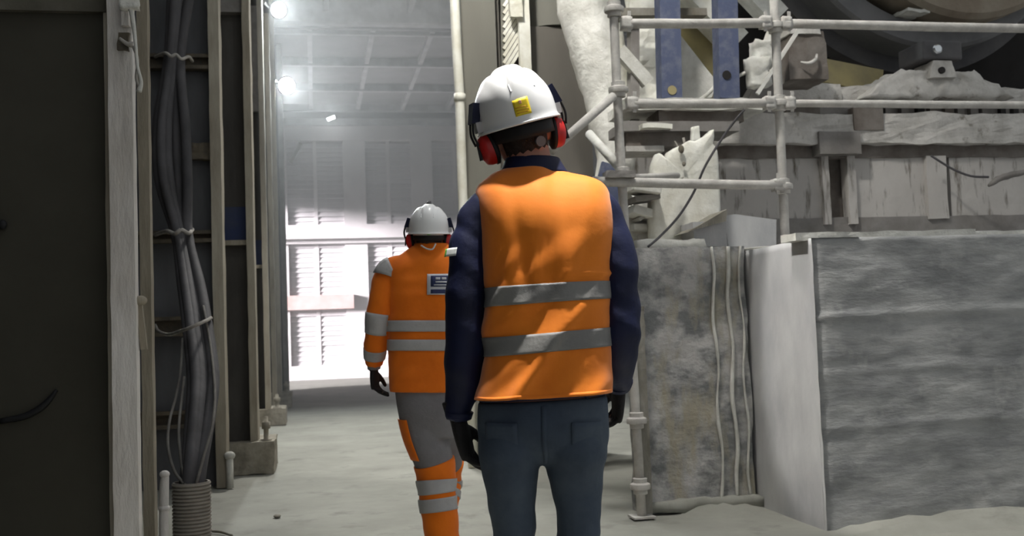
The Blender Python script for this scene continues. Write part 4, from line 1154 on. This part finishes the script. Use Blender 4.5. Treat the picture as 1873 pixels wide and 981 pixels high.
wl, wr_ = arm_l[-1], arm_r[-1]
handL = dict(fdir=(.24, .02, -1), pn=(1, -.25, 0), td=(.1, 1, 0), s=1.08, curl=(.40, .45, .3), thumb_in=.75)
handR = dict(fdir=(-.05, .45, -1), pn=(-1, -.1, 0), td=(0, 1, .3), s=1.0, curl=(.5, .6, .5), thumb_in=.5)
HmN = Matrix.Translation(LN(951, 241, .035)) @ Matrix.Rotation(math.radians(-15), 4, 'Y') @ Matrix.Rotation(math.radians(14), 4, 'Z') @ Matrix.Rotation(math.radians(9), 4, 'X') @ Matrix.Diagonal((.95, .97, 1.0, 1))
bd = MB()
Loft([(LN(*a), LN(*b), yc, d) for a, b, yc, d in vrow], 2.4).solid(bd, -.02)
Loft([(LN(*a), LN(*b), yc, d) for a, b, yc, d in hips], 2.4).solid(bd, -.015)
bd.tube(arm_l, ra_l, rb_l, off=-.014, n=14); bd.tube(arm_r, ra_l, rb_l, off=-.014, n=14)
bd.tube(leg_l, rl, rlb, off=-.012, n=16); bd.tube(leg_r, rl, rlb, off=-.012, n=16)
for a in (fl, fr): bd.tube([a, a + Vector((0, .08, -.06)), a + Vector((0, .15, -.07))], [.036, .034, .026], n=10)
hand(bd, wl, fat=.85, **handL); hand(bd, wr_, fat=.85, **handR)
head_shape(bd, HmN, LN(972, 318, .025))
bd.build('body', M['skin'], near, smooth=True, remesh=.006, fair=3)
face(near, HmN)
# navy jacket
jk = MB(); cn = cloth_noise(16, .007, (1, 1, .8)); 
def sleeve_d(p, t, a): return .006*noise.noise(Vector((p.x*12 + p.z*9, p.y*10, p.z*15))) + .005*noise.noise(Vector((p.x*6, p.y*6 + 5, p.z*26 + p.x*18)))
Loft([(LN(*a), LN(*b), yc, d) for a, b, yc, d in vrow + [((872, 737), (1113, 722), .0, .134)]], 2.6).solid(jk, -.008)
jk.tube(arm_l, ra_l, rb_l, n=22, steps=60, disp=sleeve_d); jk.tube(arm_r, ra_l, rb_l, n=22, steps=60, disp=sleeve_d)
jacket = jk.build('jacket', M['navy'], near, smooth=True, remesh=.006, fair=2)
cr = [((915, 318), (1040, 318), .028, .074), ((920, 306), (1032, 306), .03, .070), ((924, 295), (1025, 294), .034, .066), ((926, 289), (1022, 288), .036, .064)]
cl = Loft([(LN(*a), LN(*b), yc, d) for a, b, yc, d in cr], 2.2)
mb = MB(); cl.sheet(mb, 0, 1, 0, 1, 40, 8, .004, close=True)
solidify(mb.build('collar', M['navy'], jacket, smooth=True), .008)
for t0, t1, nm in ((.93, .985, 'cuff'),):
    for arm in (arm_l, arm_r):
        MB().tube(arm, ra_l, rb_l, n=20, steps=6, s0=t0, s1=t1, off=.003).build('cuff', M['navy'], jacket, smooth=True)
# flag patch on the left sleeve
def sleeve_patch(nm, m, a0, a1, t0, t1, off):
    rows = []
    k_ = len(arm_l)
    PP = [(*p, a, b) for p, a, b in zip(arm_l, ra_l, rb_l)]
    for i in range(5):
        t = t0 + (t1 - t0)*i/4
        q = catmull(PP, t); c = Vector(q[:3]); row = []
        for j in range(7):
            a = math.radians(a0 + (a1 - a0)*j/6)
            row.append(c + Vector((math.cos(a)*(q[3] + off), math.sin(a)*(q[4] + off), 0)))
        rows.append(row)
    return solidify(MB().quadsheet(rows).build(nm, m, jacket, smooth=True), .001)
sleeve_patch('flag_patch', M['patch_white'], 204, 242, .345, .375, .011)
sleeve_patch('flag_patch', M['patch_green'], 192, 206, .345, .375, .011)
# orange vest
mb = MB(); vest_loft.sheet(mb, 0, 1, .0, 1, 120, 90, .006, close=True)
vest = weld(mb.build('vest', M['orange'], near, smooth=True)); solidify(vest, .004)
def vv(py):   # v of the vest loft for a height given at its left edge
    ys = [r[0][1] for r in vrow]
    for i in range(len(ys) - 1):
        if ys[i] <= py <= ys[i+1]: return (i + (py - ys[i])/(ys[i+1] - ys[i]))/(len(ys) - 1)
    return 1.0
for a, b in ((530, 564), (617, 650)):
    mb = MB(); vest_loft.sheet(mb, 0, 1, vv(a), vv(b), 120, 8, .0085, close=True)
    solidify(weld(mb.build('reflective_band', M['silver'], vest, smooth=True)), .0012)
mb = MB(); vest_loft.sheet(mb, 0, 1, .982, 1.0, 120, 2, .0066, close=True)
solidify(weld(mb.build('hem', M['orange'], vest, smooth=True)), .002)
# jeans
jn = MB()
def jd(p, t, a): return .005*noise.noise(Vector((p.x*13, p.y*13, p.z*20))) + .006*max(0, min(1, (.80 - p.z)*5))*noise.noise(Vector((p.x*4, p.y*4, p.z*34 + p.x*20)))
Loft([(LN(*a), LN(*b), yc, d) for a, b, yc, d in hips], 2.5).solid(jn, .0)
jn.tube(leg_l, rl, rlb, n=24, steps=70, disp=jd, e=2.2); jn.tube(leg_r, rl, rlb, n=24, steps=70, disp=jd, e=2.2)
jeans = jn.build('jeans', M['denim'], near, smooth=True, remesh=.007, fair=2)
hl = Loft([(LN(*a), LN(*b), yc, d) for a, b, yc, d in hips], 2.5)
for u0, u1 in ((.60, .70), (.80, .90)):
    mb = MB(); hl.sheet(mb, u0, u1, .22, .62, 8, 8, .006)
    solidify(mb.build('back_pocket', M['denim'], jeans, smooth=True), .004)
mb = MB(); hl.sheet(mb, .7475, .7525, .05, .9, 2, 12, .003)
solidify(mb.build('seat_seam', M['denim'], jeans, smooth=True), .002)
# gloves, boots
for w_, hp in ((wl, handL), (wr_, handR)):
    mb = MB(); hand(mb, w_, fat=1.08, **hp)
    f = Vector(hp['fdir']).normalized()
    mb.tube([w_ - f*.055, w_ - f*.01], [.031, .030], n=14)
    mb.build('glove', M['glove'], near, smooth=True, remesh=.0035, fair=2)
for a in (fl, fr):
    mb = MB(); boot(mb, a, (0, 1, 0)); mb.build('boot', M['boot'], near, smooth=True, remesh=.006, fair=2)
head_gear(near, HmN, None, dict(sticker=(.690, .752, .14, .315), knob=(.018, -.1, -.040)))

# ------------------------------------------------------------------ far worker
far, LF = person_root(787, 5.2, 'far worker walking away in orange jacket, grey and orange trousers and white hard hat')
def ffold(p, u, v):
    return .007*noise.noise(Vector((p.x*11 - p.z*8, p.y*8, p.z*10))) + .005*noise.noise(Vector((p.x*5, p.y*5, p.z*22 + 9)))
jrow = [((757, 449), (820, 449), .02, .06), ((738, 463), (838, 463), .015, .08), ((714, 482), (860, 482), .005, .10), ((708, 512), (867, 512), .0, .118), ((711, 550), (864, 550), .0, .124),
        ((712, 600), (863, 600), .0, .124), ((712, 650), (864, 650), .0, .128), ((715, 716), (863, 716), .0, .136)]
jl = Loft([(LF(*a), LF(*b), yc, d) for a, b, yc, d in jrow], 2.5, ffold)
fa_l = [LF(737, 488, .0), LF(712, 500, .0), LF(699, 540, -.02), LF(692, 580, -.02), LF(687, 618, .0), LF(685, 648, .03), LF(684, 668, .05), LF(684, 676, .055)]
fa_r = [LF(838, 488, .0), LF(862, 500, .0), LF(874, 540, .03), LF(880, 580, .07), LF(882, 618, .14), LF(882, 646, .21), LF(882, 660, .26), LF(882, 664, .28)]
fra = [.062, .068, .062, .060, .056, .052, .040, .036]
fhips = [((722, 710), (855, 710), .0, .125), ((727, 745), (850, 745), -.005, .13), ((733, 775), (846, 775), .0, .12), ((742, 800), (838, 800), .0, .10)]
fankle_l = LF(811, 1010, .0); fankle_l.z = .10
fl_l = [LF(766, 745, 0), LF(779, 800, .0), LF(795, 850, .02), LF(799, 895, .01), LF(804, 940, .0), LF(808, 978, -.01), fankle_l]
fkr = LF(812, 868, .36); far_ank = LF(812, 935, .30)
fl_r = [LF(810, 745, 0), LF(813, 805, .18), fkr, LF(812, 905, .34), far_ank]
flr = [.105, .105, .098, .088, .084, .080, .072]; flb = [.11, .115, .105, .095, .092, .088, .08]
frr = [.10, .10, .09, .08, .066]
HmF = Matrix.Translation(LF(785, 433, .03)) @ Matrix.Rotation(math.radians(2), 4, 'Y') @ Matrix.Rotation(math.radians(5), 4, 'X') @ Matrix.Diagonal((.9, .92, .92, 1))
fh_l = dict(fdir=(.02, .12, -1), pn=(1, -.3, 0), td=(0, 1, 0), s=1.0, curl=(.55, .7, .5), thumb_in=.5)
fh_r = dict(fdir=(0, .7, -1), pn=(-1, -.3, 0), td=(0, 1, .5), s=1.0, curl=(.5, .7, .5), thumb_in=.5)
bd = MB()
Loft(jl.r, 2.4).solid(bd, -.02); Loft([(LF(*a), LF(*b), yc, d) for a, b, yc, d in fhips], 2.4).solid(bd, -.018)
bd.tube(fa_l, fra, off=-.016, n=14); bd.tube(fa_r, fra, off=-.016, n=14)
bd.tube(fl_l, flr, flb, off=-.025, n=16); bd.tube(fl_r, frr, off=-.022, n=16)
bd.tube([fankle_l, fankle_l + Vector((.0, .08, -.06)), fankle_l + Vector((0, .15, -.07))], [.036, .034, .026], n=10)
bd.tube([far_ank, far_ank + Vector((0, .0, -.06)), far_ank + Vector((0, .07, -.13))], [.04, .036, .028], n=10)
hand(bd, fa_l[-1], fat=.85, **fh_l); hand(bd, fa_r[-1], fat=.85, **fh_r)
head_shape(bd, HmF, LF(787, 462, .025))
bd.build('body', M['skin'], far, smooth=True, remesh=.007, fair=3)
face(far, HmF)
jk = MB()
Loft(jl.r, 2.5, ffold).solid(jk, .004, 60, 50)
def fsl(p, t, a): return .007*noise.noise(Vector((p.x*12 + p.z*8, p.y*10, p.z*16)))
jk.tube(fa_l, fra, n=20, steps=50, s1=.86, disp=fsl); jk.tube(fa_r, fra, n=20, steps=50, s1=.86, disp=fsl)
fj = jk.build('jacket', M['orange_far'], far, smooth=True, remesh=.007, fair=2)
def fv(py):
    ys = [r[0][1] for r in jrow]
    for i in range(len(ys) - 1):
        if ys[i] <= py <= ys[i+1]: return (i + (py - ys[i])/(ys[i+1] - ys[i]))/(len(ys) - 1)
    return 1.0
for a, b in ((587, 607), (622, 642)):
    mb = MB(); jl.sheet(mb, 0, 1, fv(a), fv(b), 80, 6, .010, close=True)
    solidify(weld(mb.build('reflective_band', M['silver_far'], fj, smooth=True)), .002)
for arm in (fa_l, fa_r):
    for t0, t1 in ((.405, .535), (.665, .765)):
        MB().tube(arm, fra, n=22, steps=8, s0=t0, s1=t1, off=.004, disp=fsl).build('sleeve_band', M['silver_far'], fj, smooth=True)
def fpatch(nm, m, ua, ub, pa, pb, off, n=8):
    mb = MB(); jl.sheet(mb, ua, ub, fv(pa), fv(pb), n, n, off)
    return solidify(mb.build(nm, m, fj, smooth=True), .002)
fpatch('back_badge', M['badge_ink'], .748, .820, 505, 542, .011)
fpatch('back_badge', M['badge'], .754, .814, 508, 528, .0135)
fpatch('back_badge', M['badge'], .754, .814, 533, 540, .0135)
for k_, (ua, ub, pa, pb) in enumerate(((.766, .780, 511, 515), (.784, .800, 511, 515), (.766, .802, 518, 521), (.762, .806, 524, 526))):
    fpatch('badge_mark', M['badge_ink'], ua, ub, pa, pb, .016, 3)
# shoulder patches
for s, arm in ((-1, fa_l), (1, fa_r)):
    c = LF(711 if s < 0 else 863, 497, 0)
    rows = []
    for i in range(6):
        t = .085 + .10*i/5
        q = catmull([(*p, r_) for p, r_ in zip(arm, fra)], t); row = []
        qb = catmull([(*p, r_) for p, r_ in zip(arm, fra)], t + .02)
        T = (Vector(qb[:3]) - Vector(q[:3])).normalized()
        for j in range(7):
            a = math.radians(-150 + 120*j/6)
            out = Vector((0, 1, 0)); out = (out - T*out.dot(T)).normalized(); o2 = T.cross(out)
            row.append(Vector(q[:3]) + (out*math.sin(a) + o2*math.cos(a)*(1 if s < 0 else -1)*-1)*(q[3] + .012))
        rows.append(row)
    solidify(MB().quadsheet(rows).build('shoulder_band', M['silver_far'], fj, smooth=True), .002)
cr = [((753, 463), (823, 463), .02, .078), ((756, 455), (821, 455), .022, .074), ((758, 446), (819, 446), .024, .07)]
mb = MB(); Loft([(LF(*a), LF(*b), yc, d) for a, b, yc, d in cr], 2.2).sheet(mb, 0, 1, 0, 1, 36, 6, .004, close=True)
solidify(mb.build('collar', M['orange_far'], fj, smooth=True), .008)
MB().tube([LF(770, 449, -.085), LF(780, 455, -.09), LF(791, 456, -.09), LF(797, 446, -.08)], .004, n=6).build('neck_cord', M['patch_white'], fj, smooth=True)
MB().tube(fa_l, fra, n=18, steps=10, s0=.82, s1=.98, off=-.004).build('cuff', M['grey_cloth'], far, smooth=True)
MB().tube(fa_r, fra, n=18, steps=10, s0=.82, s1=.98, off=-.004).build('cuff', M['grey_cloth'], far, smooth=True)
tr = MB()
def td_(p, t, a): return .007*noise.noise(Vector((p.x*10, p.y*10, p.z*16)))
Loft([(LF(*a), LF(*b), yc, d) for a, b, yc, d in fhips], 2.4).solid(tr, .0)
tr.tube(fl_l, flr, flb, n=22, steps=60, disp=td_); tr.tube(fl_r, frr, n=22, steps=50, disp=td_)
ft = tr.build('trousers', M['grey_cloth'], far, smooth=True, remesh=.008, fair=2)
MB().tube(fl_l, flr, flb, n=26, steps=40, s0=.315, s1=.995, off=.006, disp=td_).build('orange_leg', M['orange_far'], ft, smooth=True)
MB().tube(fl_r, frr, n=26, steps=30, s0=.40, s1=.995, off=.006, disp=td_).build('orange_leg', M['orange_far'], ft, smooth=True)
for t0, t1 in ((.435, .525), (.555, .645)):
    MB().tube(fl_l, flr, flb, n=26, steps=8, s0=t0, s1=t1, off=.012, disp=td_).build('leg_band', M['silver_far'], ft, smooth=True)
for t0, t1 in ((.56, .65), (.72, .81)):
    MB().tube(fl_r, frr, n=26, steps=8, s0=t0, s1=t1, off=.012, disp=td_).build('leg_band', M['silver_far'], ft, smooth=True)
# orange thigh pocket
rows = []
for i in range(9):
    t = .06 + .235*i/8
    q = catmull([(*p, a, b) for p, a, b in zip(fl_l, flr, flb)], t)
    rows.append([Vector(q[:3]) + Vector((math.cos(a)*(q[3] + .012), math.sin(a)*(q[4] + .012), 0)) for a in [math.radians(175 + 62*j/8) for j in range(9)]])
solidify(MB().quadsheet(rows).build('thigh_pocket', M['orange_far'], ft, smooth=True), .003)
for w_, hp in ((fa_l[-1], fh_l), (fa_r[-1], fh_r)):
    mb = MB(); hand(mb, w_, fat=1.1, **hp)
    f = Vector(hp['fdir']).normalized(); mb.tube([w_ - f*.04, w_], [.034, .033], n=12)
    mb.build('glove', M['glove'], far, smooth=True, remesh=.004, fair=2)
mb = MB(); boot(mb, fankle_l, (.05, 1, 0)); mb.build('boot', M['boot'], far, smooth=True, remesh=.006, fair=2)
mb = MB(); boot(mb, Vector((0, 0, .10)), (0, 1, 0))
for v in mb.v: v.rotate(Matrix.Rotation(-.85, 3, 'X'))
d_ = far_ank - Matrix.Rotation(-.85, 3, 'X') @ Vector((0, 0, .14))
mb.v = [v + d_ for v in mb.v]
mb.build('boot', M['boot'], far, smooth=True, remesh=.006, fair=2)
head_gear(far, HmF, None, dict(band=True, top_knob=True))
